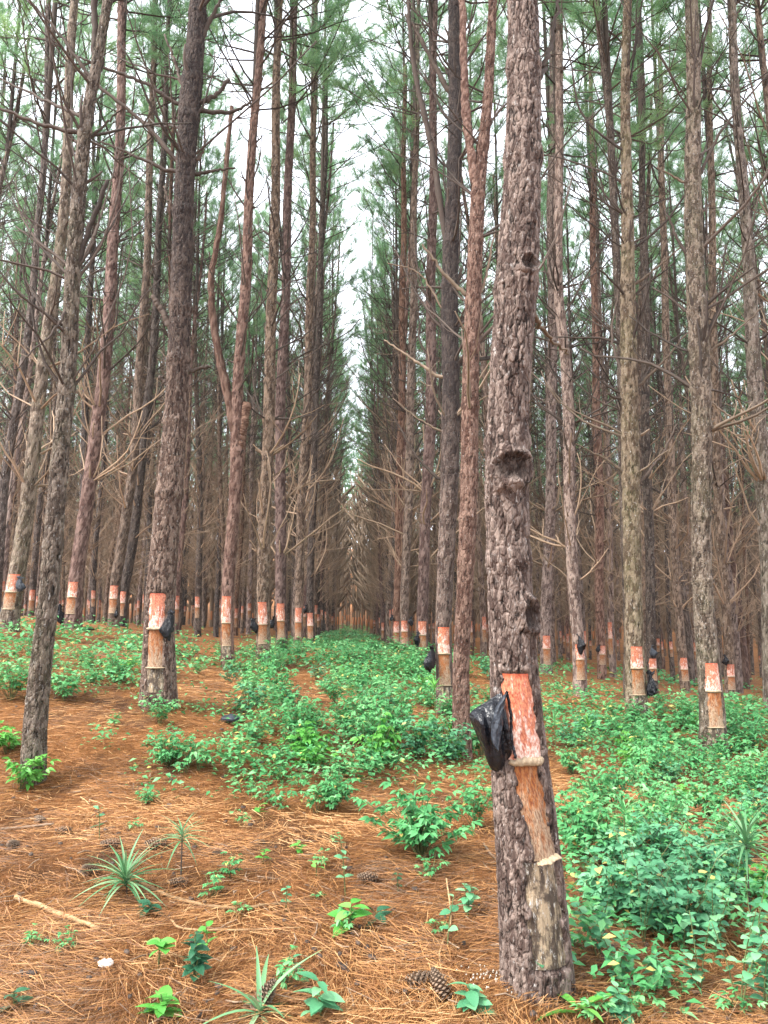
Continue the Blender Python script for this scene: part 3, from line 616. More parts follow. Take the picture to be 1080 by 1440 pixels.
near_tree('thin second pine rising just behind the mossy one with the low bag', 13.,
    [(884, 985), (882, 850), (879, 700), (874, 560), (870, 420), (865, 300), (855, 150), (840, 0)], [15, 14, 13, 13, 12, 12, 11, 10], 985, BARK_D, res=(30, 45), seed=57, nb=14, H=14.5, bmat=DEAD_D, bz=(4, 11))
near_tree('mossy tapped pine near the right edge, largest on that side, bare brown base', 9.,
    [(1003, 1067), (1002, 1000), (998, 930), (992, 850), (987, 740), (985, 640), (981, 500), (979, 400), (977, 280), (975, 130), (969, -10)],
    [39, 34, 30, 27, 26, 27, 28, 27, 25, 21, 19], 1067, BARK_M, res=(72, 90), seed=59, nb=10, bz=(3.2, 9), face=std_face(932, 971, 1021, .125, .085, -.05, 1045), H=13.5,
    limbs=[dict(p=[(982, 250), (1020, 176), (1085, 98)], r=.022, m=DEAD_D), dict(p=[(970, 262), (950, 250), (924, 235)], r=.02), dict(p=[(975, 375), (950, 330), (935, 294)], r=.026, m=DEAD_D), dict(p=[(985, 485), (1010, 432), (1020, 344)], r=.026, m=DEAD_D),
           dict(p=[(990, 500), (1030, 470), (1075, 430)], r=.018), dict(p=[(992, 560), (1025, 585), (1060, 610)], r=.014), dict(p=[(990, 700), (1020, 660), (1050, 640)], r=.015), dict(p=[(980, 120), (990, 60), (1003, -10)], r=.02, m=DEAD_D)])
near_tree('pale mossy pine cut by the right edge of the view', 11.,
    [(1088, 1003), (1085, 900), (1078, 760), (1070, 640), (1062, 520), (1056, 430), (1046, 300), (1039, 190), (1029, 0)], [26, 24, 22, 22, 21, 19, 15, 13, 12], 1003, BARK_M, res=(48, 60), seed=61, nb=18, bz=(2.5, 10), H=14)
near_tree('tapped pine just right behind the largest mossy one, small dark bag at left', 16.,
    [(1028, 986), (1025, 940), (1020, 850), (1012, 720), (1006, 600), (1003, 450), (1000, 250)], [15, 14, 13, 13, 12, 11, 10], 986, BARK_B, res=(34, 45), seed=63, nb=24, face=std_face(934, 951, 969, .1, .08), bag=(1016, 928, .6), H=16)
near_tree('thin tapped pine in the gap left of the mossy pines on the right', 20.,
    [(846, 950), (846, 910), (843, 800), (841, 620), (836, 450), (833, 250)], [13, 12, 12, 12, 10, 9], 950, BARK_R, res=(30, 40), seed=65, nb=26, face=std_face(908, 920, 934, .1, .08), bag=(841, 912, .6), H=17)
near_tree('tapped pine with a dark box-like bag above its face, right of the mossy bag pine', 15.,
    [(918, 968), (917, 930), (914, 850), (911, 700), (908, 560), (906, 380), (903, 200)], [15, 14, 13, 13, 12, 11, 9], 968, BARK_D, res=(34, 45), seed=67, nb=24, face=std_face(926, 940, 956, .1, .08), bag=(914, 916, .7), H=16)
near_tree('slightly leaning tapped pine between the two mossy pines on the right', 18.5,
    [(964, 970), (960, 935), (952, 850), (945, 700), (940, 560), (934, 380), (930, 200)], [14, 13, 12, 12, 11, 10, 9], 970, BARK_B, res=(30, 40), seed=69, nb=24, face=std_face(925, 941, 957, .1, .085), H=17)

# ------------------------------------------------------------------ resin bags hung on the trunks
def bag_mesh(seed, n=30, m=26):
    """a crumpled plastic bag with a pinched, eared neck; about 1 unit tall, hanging from its top"""
    rg = np.random.default_rng(seed); V = []
    prof = np.array([(0.02, .02), (-.05, .15), (-.12, .13), (-.18, .11), (-.30, .20), (-.48, .29), (-.66, .33), (-.82, .27), (-.94, .15), (-1., .02)])
    zz = np.linspace(0, 1, n); pz = np.interp(zz, np.linspace(0, 1, len(prof)), prof[:, 0]); pr = np.interp(zz, np.linspace(0, 1, len(prof)), prof[:, 1])
    TH, K = np.meshgrid(np.arange(m) / m * 2 * np.pi, np.arange(n)); TH, K = TH.ravel(), K.ravel()
    P = np.stack([np.cos(TH) * pr[K], np.sin(TH) * pr[K] * .75, pz[K]], 1)
    fold = np.abs(fbm(np.stack([np.cos(TH) * 2.1, np.sin(TH) * 2.1, P[:, 2] * 1.6], 1) + seed * 7, seed, 2))       # long creases
    dent = np.abs(fbm(P * 6 + seed, seed + 5, 3))
    c = .62 + 2.6 * fold + 1.5 * dent
    ear = 1 + 1.1 * np.exp(-((K / (n - 1) - .13) / .06) ** 2) * np.cos(2 * TH + seed)
    P[:, :2] *= (c * ear)[:, None]; P[:, 0] += .12 * np.sin(P[:, 2] * 4 + seed); P[:, 2] += .3 * fbm(P * 4, seed + 3, 2)
    i, j = np.meshgrid(np.arange(n - 1), np.arange(m), indexing='ij'); j2 = (j + 1) % m
    Q = np.stack([i * m + j, (i + 1) * m + j, (i + 1) * m + j2, i * m + j2], -1).reshape(-1, 4)
    return P, Q
BAGM = []
for s in range(4):
    P, Qb = bag_mesh(60 + s); BAGM.append((mesh('bag', P, Qb, BLACKBAG, smooth=False), mesh('bag', P, Qb, GREYBAG, smooth=False)))
def bag_label(root): return root['label']
_bag_words = {358: 'black bag hanging left of the pale face on the near left aisle pine', 385: 'black bag squeezed between two tapped pines of the left aisle row', 430: 'tiny black bag above a far face in the left aisle row',
    34: 'grey plastic bag tied right of the face on the leftmost tapped pine', 87: 'dark bag low beside the tapped pine behind the leaning one', 166: 'small dark bag between the close pair of pines at left',
    606: 'limp black bag left of the tapped pine behind the foreground pine', 588: 'black bag hung over the pale face of the reddish aisle pine', 579: 'small shiny black bag right of a slim aisle pine', 551: 'tiny dark bag high left in the right aisle row',
    812: 'black eared bag sitting on top of a face right of foreground pine', 913: 'black bag bulging at the right of the mossy tapped pine', 1016: 'small dark bag left of the pine behind the largest mossy one', 841: 'tiny black bag above the face of a thin pine on the right', 914: 'dark upright bag above a face right of the mossy bag pine'}
for root, B, d, (px, py, sz) in BAGS:
    s = .34 * sz; p = at(px, py, d); tx = root.location.x; side = np.sign(p[0] - tx) or 1
    k = int(px) % 4; grey = px in (34, 914)
    o = put('resin_bag', BAGM[k][1 if grey else 0], None, (p[0], d - .10, p[2] + s * .5), (0, .15 * side, px * .37), (s * .8, s * .6, s))
    tag(o, _bag_words[int(px)], 'plastic bag', 'plastic resin bags hung on the tapped pines')
# the small knotted bag on the stout left pine
P, Qb = bag_mesh(71, 30, 24); p = at(241, 879, 7.5)
tag(put('resin_bag', mesh('bag', P, Qb, BLACKBAG, smooth=False), None, (p[0], 7.5 - .13, p[2] + .15), (0, -.1, .6), (.15, .14, .29)), 'small shiny knotted black bag at right of the stout left pine\'s face', 'plastic bag', 'plastic resin bags hung on the tapped pines')
# the big pouch on the foreground pine: a folded sheet bulging out to the left
def pouch():
    d = 3.4; poly = [(703, 970), (683, 984), (659, 1001), (664, 1022), (676, 1050), (688, 1078), (703, 1080), (716, 1062), (717, 1045), (712, 1010)]
    O = smooth_poly(poly + [poly[0]], 49)[:48]; cen = np.array([694, 1026.])
    rings = 9; V = []
    for side in (-1, 1):
        for k in range(rings):
            f = k / (rings - 1); q = cen + (O - cen) * (1 - f)
            h = (1 - (1 - f) ** 2.2) ** .6
            for j, (x, y) in enumerate(q):
                P_ = at(x, y, d); th = .075 * h * (1.15 - .5 * (x - 660) / 60)
                w = fbm(np.array([[x * .06, y * .022, side * 3.]]), 8, 3)[0] * .05 * h + .022 * h * math.sin(x * .33 - y * .05)
                V.append((P_[0], d - .055 + side * (th + w) + .04 * (x < 680) * 0, P_[2]))
    V = np.array(V); n = 48; Q = []
    for sd_ in range(2):
        o = sd_ * rings * n
        for k in range(rings - 1):
            for j in range(n):
                a, b, c, e = o + k * n + j, o + k * n + (j + 1) % n, o + (k + 1) * n + (j + 1) % n, o + (k + 1) * n + j
                Q.append((a, b, c, e) if sd_ else (a, e, c, b))
    base = at(700, 1080, d); base[1] = d - .055
    me = mesh('sheet', V - base, np.array(Q), BLACKBAG)
    root = thing('resin_pouch', base, 'large black plastic pouch hung at left of the foreground pine\'s cut face', 'plastic bag')
    put('plastic_sheet', me, root)
    # bluish catching flap folded over the opening
    fl = [(702, 972), (693, 985), (687, 1000), (684, 1018), (685, 1036), (690, 1045)]; fr = [(705, 970), (703, 990), (701, 1010), (699, 1028), (697, 1042), (695, 1048)]
    A_, B_ = smooth_poly(fl, 16), smooth_poly(fr, 16); V = []; m = 7
    for a, b in zip(A_, B_):
        for t in np.linspace(0, 1, m):
            x, y = a + (b - a) * t; P_ = at(x, y, d); V.append((P_[0], d - .15 - .035 * math.sin(t * 3.1) - .012 * math.sin(t * 13 + y * .12) + .02 * t, P_[2]))
    i, j = np.meshgrid(np.arange(15), np.arange(m - 1), indexing='ij'); Qf = np.stack([i * m + j, (i + 1) * m + j, (i + 1) * m + j + 1, i * m + j + 1], -1).reshape(-1, 4)
    o = put('folded_flap', mesh('flap', np.array(V) - base, Qf, GREYBAG), root); sm = o.modifiers.new('thick', 'SOLIDIFY'); sm.thickness = .003
    # the cord and gathered edge nailed to the bark
    b = Buf(); P_ = smooth_poly([at(705, 968, d) - base + (0, -.15, 0), at(711, 1000, d) - base + (0, -.14, 0), at(712, 1030, d) - base + (0, -.14, 0), at(717, 1058, d) - base + (0, -.145, 0)], 30)
    P_ = P_ + rng.normal(0, .0012, P_.shape); b.add(*tube(P_, .006 + .001 * rng.random(30), 7)); put('gathered_edge', b.build('gathered_edge', BLACKBAG), root)
pouch()

# ------------------------------------------------------------------ the plantation behind: copies of a few measured kinds
def mid_kind(seed):
    rg = np.random.default_rng(seed); H = rg.uniform(13., 16.); r0 = rg.uniform(.09, .12)
    zs = np.linspace(-.25, H, 190); lean = rg.normal(0, .018); bend = rg.normal(0, .004)
    def fax(z): z = np.asarray(z, float); return np.stack([lean * z + bend * z * z * .5 + .04 * np.sin(z * .8 + seed), .03 * np.cos(z * .7 + seed) + 0 * z], 1) * np.clip(z / 2, 0, 1)[:, None]
    def fR(z): z = np.asarray(z, float); return r0 * (1 - .7 * np.clip(z, 0, None) / H)
    zt = rg.uniform(1.0, 1.42); h = rg.uniform(.06, .09) / r0; c = rg.uniform(-.35, .35); dz = rg.uniform(.2, .42)
    wh = []; z = 1.7
    while z < H: wh.append(z); z += rg.uniform(.4, .75)
    sg = [dict(k='fresh', z0=zt, z1=zt - dz, c0=c, c1=c, h0=h, h1=h), dict(k='old', z0=zt - dz, z1=zt - 2 * dz, c0=c, c1=c, h0=h * .9, h1=h * .9)]
    V, Qd, A = trunk_geo(zs, fax(zs), fR(zs), 18, sg, (), wh, amp=.014, sc=24, seed=seed, recess=.004, ext=.4)
    out = {'H': H, 'trunk': mesh('trunk', V, Qd, [BARK, BARK_B, BARK_R, BARK_D][seed % 4], A)}
    for s, nm, mt in ((sg[0], 'fresh_tapping_face', FRESH), (sg[1], 'old_tapping_face', OLD)):
        P, Qf, uv = patch(fax, fR, s, 7, 12, .004, seed); out[nm] = mesh(nm, P, Qf, mt, uv=uv)
    P, Qf = ledge(fax, fR, zt - dz, c, h * 1.05, .025, .014, 8, seed); out['resin_ledge'] = mesh('resin_ledge', P, Qf, LEDGE)
    b = Buf()
    for i in range(185):
        zb = wh[rg.integers(0, len(wh))] + rg.normal(0, .05)
        if zb > H - 2.5: continue
        az = rg.uniform(-np.pi, np.pi); a = fax([zb])[0]; L = rg.uniform(.3, 2.2) * (.65 + .45 * min(1, zb / 6)); 
        add_branch(b, rg, np.array([a[0], a[1], zb]), L, rg.uniform(.25, 1.), az, rg.uniform(.009, .021), 3, int(rg.integers(1, 6)), rg.uniform(-.1, .5), 6, m=int(np.clip((zb + rg.normal(0, 1.1) - 2.6) / 2.6, 0, 2)))  # darker material with height: backlit shade put into the branch colour
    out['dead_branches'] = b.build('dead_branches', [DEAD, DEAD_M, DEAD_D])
    out['top'] = fax([H - 4.])[0]
    return out
KINDS = [mid_kind(200 + i) for i in range(9)]
taken = [(o.location.x, o.location.y) for o in bpy.data.objects if o.name.startswith('pine_tree')]
spots = []; SH = math.tan(math.radians(-1.85))
for k in range(-22, 23):
    off = -1.85 + 3.0 * k
    y = 10.5 + (k * 1.37) % 2.1
    while y < 98:
        yy = y + rng.normal(0, .25); x = off + SH * yy + rng.normal(0, .22 + .9 * (yy > 62)); y += 2.1
        px = 540 + F * x / yy
        if not (-140 < px < 1220): continue
        if any((x - a) ** 2 + (yy - b) ** 2 < 1.5 ** 2 for a, b in taken): continue
        if any(abs(px - (540 + F * a / b)) < 16 and yy < 14 for a, b in taken): continue
        if k in (0, 1) and yy < 21: continue
        if 484 < px < 520 and yy < 64: continue
        if yy < 12.5 and 430 < px < 900: continue
        spots.append((yy, x, px, k))
spots.sort()
NIND = 262
for i, (yy, x, px, k) in enumerate(spots[:NIND]):
    K = KINDS[i % 9]; s = rng.uniform(.85, 1.12); zb = g1(x, yy)
    side = 'left of the aisle' if px < 470 else ('at the aisle end' if px < 545 else ('just left of the foreground pine' if px < 700 else 'right of the foreground pine'))
    dist = 'in the nearest background rows' if yy < 20 else ('in the middle background rows' if yy < 30 else 'deep in the distant rows')
    lab = 'tall thin resin-tapped pine ' + dist + ' ' + side
    if yy < 20:
        same = sorted(q[2] for q in spots[:NIND] if q[0] < 20 and (q[2] < 470) == (px < 470)); n_ = same.index(px)
        ords = ['first', 'second', 'third', 'fourth', 'fifth', 'sixth', 'seventh', 'eighth', 'ninth', 'tenth', 'eleventh', 'twelfth', 'thirteenth', 'fourteenth']
        lab = 'tall thin pine, ' + ords[min(n_, 13)] + ' from the left in the nearest background rows ' + ('left of the aisle' if px < 470 else 'right of aisle')
    root = thing('pine_tree', (x, yy, zb), lab, 'tree', 'background pines ' + dist + ' ' + side, rng.normal(0, .45) - math.atan2(x, yy) * 1., (s * rng.choice([-1, 1]) * rng.uniform(.85, 1.15), s, s * rng.uniform(.95, 1.1)))
    put('trunk', K['trunk'], root)
    if i % 5 != 3:
        for nm in ('fresh_tapping_face', 'old_tapping_face', 'resin_ledge'): put(nm, K[nm], root)
    put('dead_branches', K['dead_branches'], root, (0, 0, 0), (0, 0, rng.uniform(0, 6.28)) if abs(K['top'][0]) < .12 else None, kind='stuff')
    c = int(rng.integers(0, 6)); put('crown', CROWNS[c], root, (K['top'][0], K['top'][1], K['H'] - 3.8 - 1.2 * rng.random()), (0, 0, rng.uniform(0, 6.28)))
# pines beyond: one far wood
far = spots[NIND:]
fb = Buf(); rgf = np.random.default_rng(55)
fc = [crown(300 + i, 8., 22, 4, 5, .45, .028, 2.2, cheap=True) for i in range(3)]
fcV = [(np.concatenate(c.V), np.concatenate(c.T), np.concatenate(c.r)) for c in fc]
print('far', len(far))
fbr = []
for i in range(6):
    b = Buf()
    for _ in range(64):
        q = branch_pts(rgf, rgf.uniform(.5, 1.9), rgf.uniform(.2, .95), rgf.uniform(-3.1, 3.1), 2, .5); q[:, 2] /= 14.
        b.add(*tube(q, .016 * np.array([1, .5]), 3), r=rgf.random()); b.V[-1] += np.array([0, 0, rgf.uniform(.1, .85)])
    fbr.append((np.concatenate(b.V), np.concatenate(b.Q), np.concatenate(b.T), np.concatenate(b.r)))
for yy, x, px, k in far:
    zb = g1(x, yy); H = rgf.uniform(13, 16); r0 = rgf.uniform(.1, .13)
    fb.add(*tube(np.array([(x, yy, zb - .2), (x + rgf.normal(0, .1), yy, zb + H * .5), (x + rgf.normal(0, .2), yy, zb + H)]), [r0, r0 * .75, r0 * .3], 6), r=rgf.random(), m=0)
    fb.add(*tube(np.array([(x, yy - .06, zb + .55), (x, yy - .06, zb + 1.2)]), [r0 * .6, r0 * .6], 6), r=rgf.random(), m=2)
    V, Q_, T_, r = fbr[rgf.integers(0, 6)]; a = rgf.uniform(0, 6.28); ca, sa = math.cos(a), math.sin(a)
    fb.add(np.stack([V[:, 0] * ca - V[:, 1] * sa + x, V[:, 0] * sa + V[:, 1] * ca + yy, V[:, 2] * H + zb], 1), Q_, T_, r=r, m=0)
    V, T, r = fcV[rgf.integers(0, 3)]; a = rgf.uniform(0, 6.28); ca, sa = math.cos(a), math.sin(a)
    W = np.stack([V[:, 0] * ca - V[:, 1] * sa + x, V[:, 0] * sa + V[:, 1] * ca + yy, V[:, 2] + zb + H - 3.6], 1)
    fb.add(W, T=T, r=r, m=1)
o = put('far_wood', fb.build('far_wood', [DEAD, NEEDLE, OLD], smooth=False), kind='stuff'); o['label'] = 'far ranks of pines merging into one brown mass behind'; o['category'] = 'wood'

# ------------------------------------------------------------------ pine litter on the ground
def litter(n):
    rg = np.random.default_rng(91)
    y0, y1 = 2.7, 15.; u = rg.random(n); Y = 1 / (1 / y0 + u * (1 / y1 - 1 / y0)); X = rg.uniform(-.62, .62, n) * Y
    Z = gz(X, Y)
    L = rg.uniform(.06, .19, n); a = rg.uniform(0, np.pi * 2, n); cl = fbm(np.stack([X * 2, Y * 2, X * 0], 1), 77, 2); a = a * .75 + cl * 7
    bend = rg.normal(0, .5, n); tilt = rg.normal(0, .16, n); lift = rg.random(n) ** 2.5 * .045 + .004; w = np.clip(.0008 * Y / 3.4, .0008, .0032) * rg.uniform(.7, 1.5, n)
    S = 3; V = np.zeros((n, S, 2, 3)); p = np.stack([X, Y], 1); ang = a.copy(); off = np.zeros(n)
    for k in range(S):
        d = np.stack([np.cos(ang), np.sin(ang)], 1); sd_ = np.stack([-d[:, 1], d[:, 0]], 1); ww = w * (1 - .6 * k / (S - 1))
        z = Z + lift + (k - (S - 1) / 2) / S * L * tilt * 1.0
        for e, sg in ((0, -1), (1, 1)):
            V[:, k, e, :2] = p + sd_ * (ww * sg)[:, None]; V[:, k, e, 2] = np.maximum(z + (ww * .6 * sg), Z + .002)
        p = p + d * (L / (S - 1))[:, None]; ang = ang + bend / S
    V = V.reshape(n, S * 2, 3); b = np.arange(n)[:, None] * (S * 2)
    Q = np.concatenate([b + np.array([2 * k, 2 * k + 1, 2 * k + 3, 2 * k + 2])[None] for k in range(S - 1)])
    r = np.repeat(np.clip(rg.beta(1.6, 1.9, n) + .2 * cl + .7 * fbm(np.stack([X * 1.3, Y * 1.3, X * 0 + 4], 1), 78, 3), 0, 1), S * 2)
    return mesh('needle_litter', V.reshape(-1, 3), Q, NEEDLE_DRY, {'rnd': r}, smooth=False)
o = put('needle_litter', litter(150000), kind='stuff'); o['label'] = 'fallen orange-brown pine needles covering the forest floor'; o['category'] = 'pine needles'

def debris():
    rg = np.random.default_rng(33); b = Buf(); n = 900; Y = 1 / (1 / 2.8 + rg.random(n) * (1 / 11. - 1 / 2.8)); X = rg.uniform(-.6, .6, n) * Y; Z = gz(X, Y)
    for i in range(n):
        if i % 3:
            a = rg.uniform(0, 6.28); L = rg.uniform(.04, .16); d = np.array([math.cos(a), math.sin(a), rg.normal(0, .15)]) * L
            b.add(*tube(np.array([(0, 0, 0), d * .5 + rg.normal(0, .006, 3), d]) + np.array([X[i], Y[i], Z[i] + .022]), rg.uniform(.0015, .0045) * np.array([1, .9, .6]), 4), r=rg.random())
        else:
            th = np.arange(6) / 6 * 6.28; rr = rg.uniform(.008, .026) * rg.uniform(.6, 1.3, 6); top = np.stack([np.cos(th) * rr, np.sin(th) * rr * .6, rg.normal(.004, .002, 6)], 1); a = rg.uniform(0, 3.1)
            R_ = np.array([[math.cos(a), -math.sin(a), 0], [math.sin(a), math.cos(a), 0], [0, 0, 1]]); V = np.concatenate([top, top * (1, 1, 0) - (0, 0, .004)]) @ R_.T + np.array([X[i], Y[i], Z[i] + .026])
            b.add(V, [(k, (k + 1) % 6, 6 + (k + 1) % 6, 6 + k)[::-1] for k in range(6)], [(0, k, k + 1) for k in range(1, 5)], r=rg.random(), m=1)
    o = put('litter_debris', b.build('litter_debris', [DEAD, DEAD_D]), kind='stuff'); o['label'] = 'broken twigs and bark flakes strewn over the needle litter'; o['category'] = 'debris'
debris()
# ------------------------------------------------------------------ undergrowth
def leaf_t(n=4, w=.3, fold=.12, droop=.25, tip=1.):
    """one leaf along +Y with a raised fold, n stations"""
    t = np.linspace(0, 1, n + 1); prof = np.sin(np.pi * t ** (.8 * tip)) ** .8 * w; prof[0] = .015; prof[-1] = .004; V = []
    for k in range(n + 1):
        z = -droop * t[k] ** 2; V += [(-prof[k], t[k], z + fold * prof[k] / w * .5), (0, t[k], z), (prof[k], t[k], z + fold * prof[k] / w * .5)]
    Q = []
    for k in range(n):
        a = 3 * k; Q += [(a, a + 1, a + 4, a + 3), (a + 1, a + 2, a + 5, a + 4)]
    return np.array(V), np.array(Q)
def leaf_frame(az, el, roll=0.):
    f = np.array([math.cos(el) * math.sin(az), math.cos(el) * math.cos(az), math.sin(el)]); r = np.array([math.cos(az), -math.sin(az), 0]); u = np.cross(r, f)
    if roll: r, u = r * math.cos(roll) + u * math.sin(roll), u * math.cos(roll) - r * math.sin(roll)
    return np.stack([r, f, u], 1)
LT2, LQ2 = leaf_t(2, .27, .14, .3)
LT3, LQ3 = leaf_t(4, .25, .16, .35, .85)
def bush_mesh(seed, h=.45, spread=.28, ns=9, lf=.075, pairs=6, leafm_=HERB, wide=1.):
    rg = np.random.default_rng(seed); fb, sb = Buf(), Buf(); T = LT3.copy(); T[:, 0] *= wide
    for i in range(ns):
        az = rg.uniform(0, 6.28); out = spread * rg.random() ** .6; hh = h * rg.uniform(.55, 1.1) * (1.05 - .35 * out / spread)
        tip = np.array([math.sin(az) * out, math.cos(az) * out, hh]); P = smooth_poly([(0, 0, -.03), tip * (.3, .3, .5) + rg.normal(0, .015, 3), tip], 6)
        sb.add(*tube(P, np.linspace(.0045, .0018, 6), 3), r=rg.random())
        tone = rg.random() * .5
        for j in range(pairs):
            f = .35 + .65 * (j + rg.random() * .6) / pairs; x = min(f, 1) * 5; k = min(int(x), 4); p = P[k] + (P[k + 1] - P[k]) * (x - k)
            a0 = rg.uniform(0, 6.28)
            # a side spray: little petiole with several leaflets
            dl = rg.uniform(.03, .10) * (1.2 - f * .5); nl = 5 if rg.random() < .7 else 3
            d0 = np.array([math.sin(a0), math.cos(a0), rg.uniform(.1, .6)]); e = p + d0 * dl
            for q in range(nl):
                a = a0 + (q - (nl - 1) / 2) * rg.uniform(.45, .75); M = leaf_frame(a, rg.uniform(-.35, .45), rg.normal(0, .35))
                s = lf * rg.uniform(.6, 1.15); c = p + (e - p) * (.4 + .6 * (1 - abs(q - (nl - 1) / 2) / nl * 1.4))
                fb.add(T @ M.T * s + c, LQ3, r=1. if rg.random() < .025 else .9 * np.clip(tone + .35 * f * rg.random() + rg.random() * .25, 0, 1))
    return fb.build('foliage', leafm_), sb.build('stems', STEM)
BUSH = [bush_mesh(400 + i, .36 + .05 * i, .22 + .025 * i, 11 + i, .057, 6) for i in range(6)]
SPRIG = [bush_mesh(450 + i, .15 + .04 * i, .08 + .03 * i, 3 + i, .05, 3) for i in range(4)]
BUSHB = [bush_mesh(420 + i, .38, .26, 9, .075, 6, BRIGHT) for i in range(2)]
BUSHT = [bush_mesh(430 + i, .38 + .08 * i, .26, 10 + i, .054, 6, TEAL, 1.4) for i in range(3)]
nbush = 0
def bush(px, py, s, label, group=None, kind=BUSH, cat='bush', k=None):
    global nbush
    p = hit(px, py); nbush += 1; K = kind[(nbush if k is None else k) % len(kind)]
    r = thing('leafy_herb', p - np.array([0, 0, .01]), label, cat, group, rng.uniform(0, 6.28), s * np.array([rng.uniform(.9, 1.15), rng.uniform(.9, 1.15), rng.uniform(.85, 1.15)]))
    put('foliage', K[0], r); put('stems', K[1], r)
# scattered bushes one can pick out
BIG = [bush_mesh(440 + i, .46, .40, 30, .062, 6) for i in range(2)]
bush(592, 1205, 1.0, 'wide rounded leafy bush on dark stems left of the foreground pine', kind=BIG)
bush(668, 1165, .75, 'leafy green bush tucked against the left of the foreground pine', k=4)
bush(470, 1138, .62, 'low leafy clump on bare litter left of the rounded bush', kind=BIG)
bush(236, 1078, .62, 'loose green herb in front of the stout left pine', kind=BIG)
bush(225, 1020, .5, 'small green herb at the foot of the stout left pine')
bush(28, 1112, .8, 'bright leafy herb at the base of the leaning left pine', kind=BUSHB)
bush(8, 1060, .7, 'bright leafy herb cut by the left edge', kind=BUSHB)
bush(90, 985, .95, 'green bush right of the leaning left pine', k=1)
bush(160, 960, .9, 'green bush between the leaning pine and the stout pine')
bush(120, 940, .7, 'low herb behind the bushes at the left')
bush(15, 985, .9, 'green herb left of the leaning left pine')
bush(205, 1130, .4, 'thin sparse yellow-green herb on litter at left')
bush(585, 1070, 1.05, 'tall dark leafy bush at the foot of the untapped reddish pine', kind=BUSHT)
bush(540, 1050, 1.0, 'tall leafy bush beside the dark one near the reddish pine')
bush(630, 1075, .7, 'low dark bush touching the untapped reddish pine', kind=BUSHT)
bush(1000, 1085, .5, 'small herb growing against the base of the largest mossy pine')
bush(900, 1020, .5, 'small herb against the base of the mossy bag pine')
bush(325, 960, .6, 'dark herb at the foot of the forked pine', kind=BUSHT)
bush(380, 940, .55, 'herb at the foot of the left aisle pines')
for (x0, x1, y0, y1), n_, lab, grp in (((120, 480, 1000, 1150), 26, 'small sparse sprig on the litter between the left pines and the aisle', 'sprigs on the left litter'),
                                       ((20, 640, 1150, 1430), 17, 'tiny sparse sprig scattered on the foreground needle litter', 'sprigs on the foreground litter'),
                                       ((800, 1080, 1330, 1440), 10, 'tiny sparse sprig under the lower right undergrowth', 'sprigs at lower right')):
    for i in range(n_): bush(rng.uniform(x0, x1), rng.uniform(y0, y1), rng.uniform(.5, 1.1) * (1 if y1 < 1200 else .6), lab, grp, SPRIG, 'sprig')
patches = [  # (region in the photo, count, size, label, group, kinds)
    ((320, 700, 915, 1085), 100, .85, 'knee-high green herb in the carpet filling the middle of the aisle', 'herbs carpeting the aisle', BUSH),
    ((785, 1085, 1040, 1215), 40, .85, 'leafy green herb in the thick patch right of the foreground pine', 'herbs right of the foreground pine', BUSH),
    ((800, 1085, 1000, 1040), 22, .7, 'green herb among the mossy pines on the right', 'herbs among the mossy pines', BUSH),
    ((820, 1085, 1215, 1330), 17, .75, 'round-leaved herb in the lower right undergrowth', 'round-leaved herbs at lower right', BUSHT),
    ((20, 300, 905, 965), 15, .6, 'small herb scattered on the left slope', 'herbs on the left slope', BUSH)]
for (x0, x1, y0, y1), n, s, lab, grp, kd in patches:
    for i in range(n):
        f = (i + .5) / n; py = y0 + (y1 - y0) * (f + rng.normal(0, .04)); px = rng.uniform(x0, x1)
        if y1 == 1085:     # the carpet narrows towards the camera on its left side
            lo = 300 + max(0, (py - 990)) * .9; hi = 700; px = rng.uniform(lo, hi)
        if 195 < px < 255 and py > 940: continue
        bush(px, py, s * rng.uniform(.55, 1.25), lab, grp, kd if rng.random() < .78 else (BUSHT if kd is BUSH and rng.random() < .5 else BUSHB), 'herb')
# carpet of smaller herbs farther off and between
def hits(px, py):
    """many photo points to the ground at once"""
    x, y = (px - 540) / F, (720 - py) / F
    D = np.stack([x, math.cos(PITCH) - y * math.sin(PITCH), math.sin(PITCH) + y * math.cos(PITCH)], 1); D /= D[:, 1:2]
    Y = np.geomspace(2.4, 60, 90); P = D[:, None] * Y[None, :, None]; zs = (P[..., 2] + EYE) - gz0(P[..., 0], P[..., 1]).reshape(len(px), -1)
    k = np.clip(np.argmax(zs < 0, 1), 1, None); k[~(zs < 0).any(1)] = 89; n = np.arange(len(px)); a, b = zs[n, k - 1], zs[n, k]; t = (a / (a - b + 1e-9))[:, None]
    p = P[n, k - 1] * (1 - t) + P[n, k] * t; p[:, 2] = gz(p[:, 0], p[:, 1]); return p
def frames(az, el, roll):
    f = np.stack([np.cos(el) * np.sin(az), np.cos(el) * np.cos(az), np.sin(el)], 1); r = np.stack([np.cos(az), -np.sin(az), az * 0], 1); u = np.cross(r, f)
    c, s_ = np.cos(roll)[:, None], np.sin(roll)[:, None]
    return np.stack([r * c + u * s_, f, u * c - r * s_], 2)
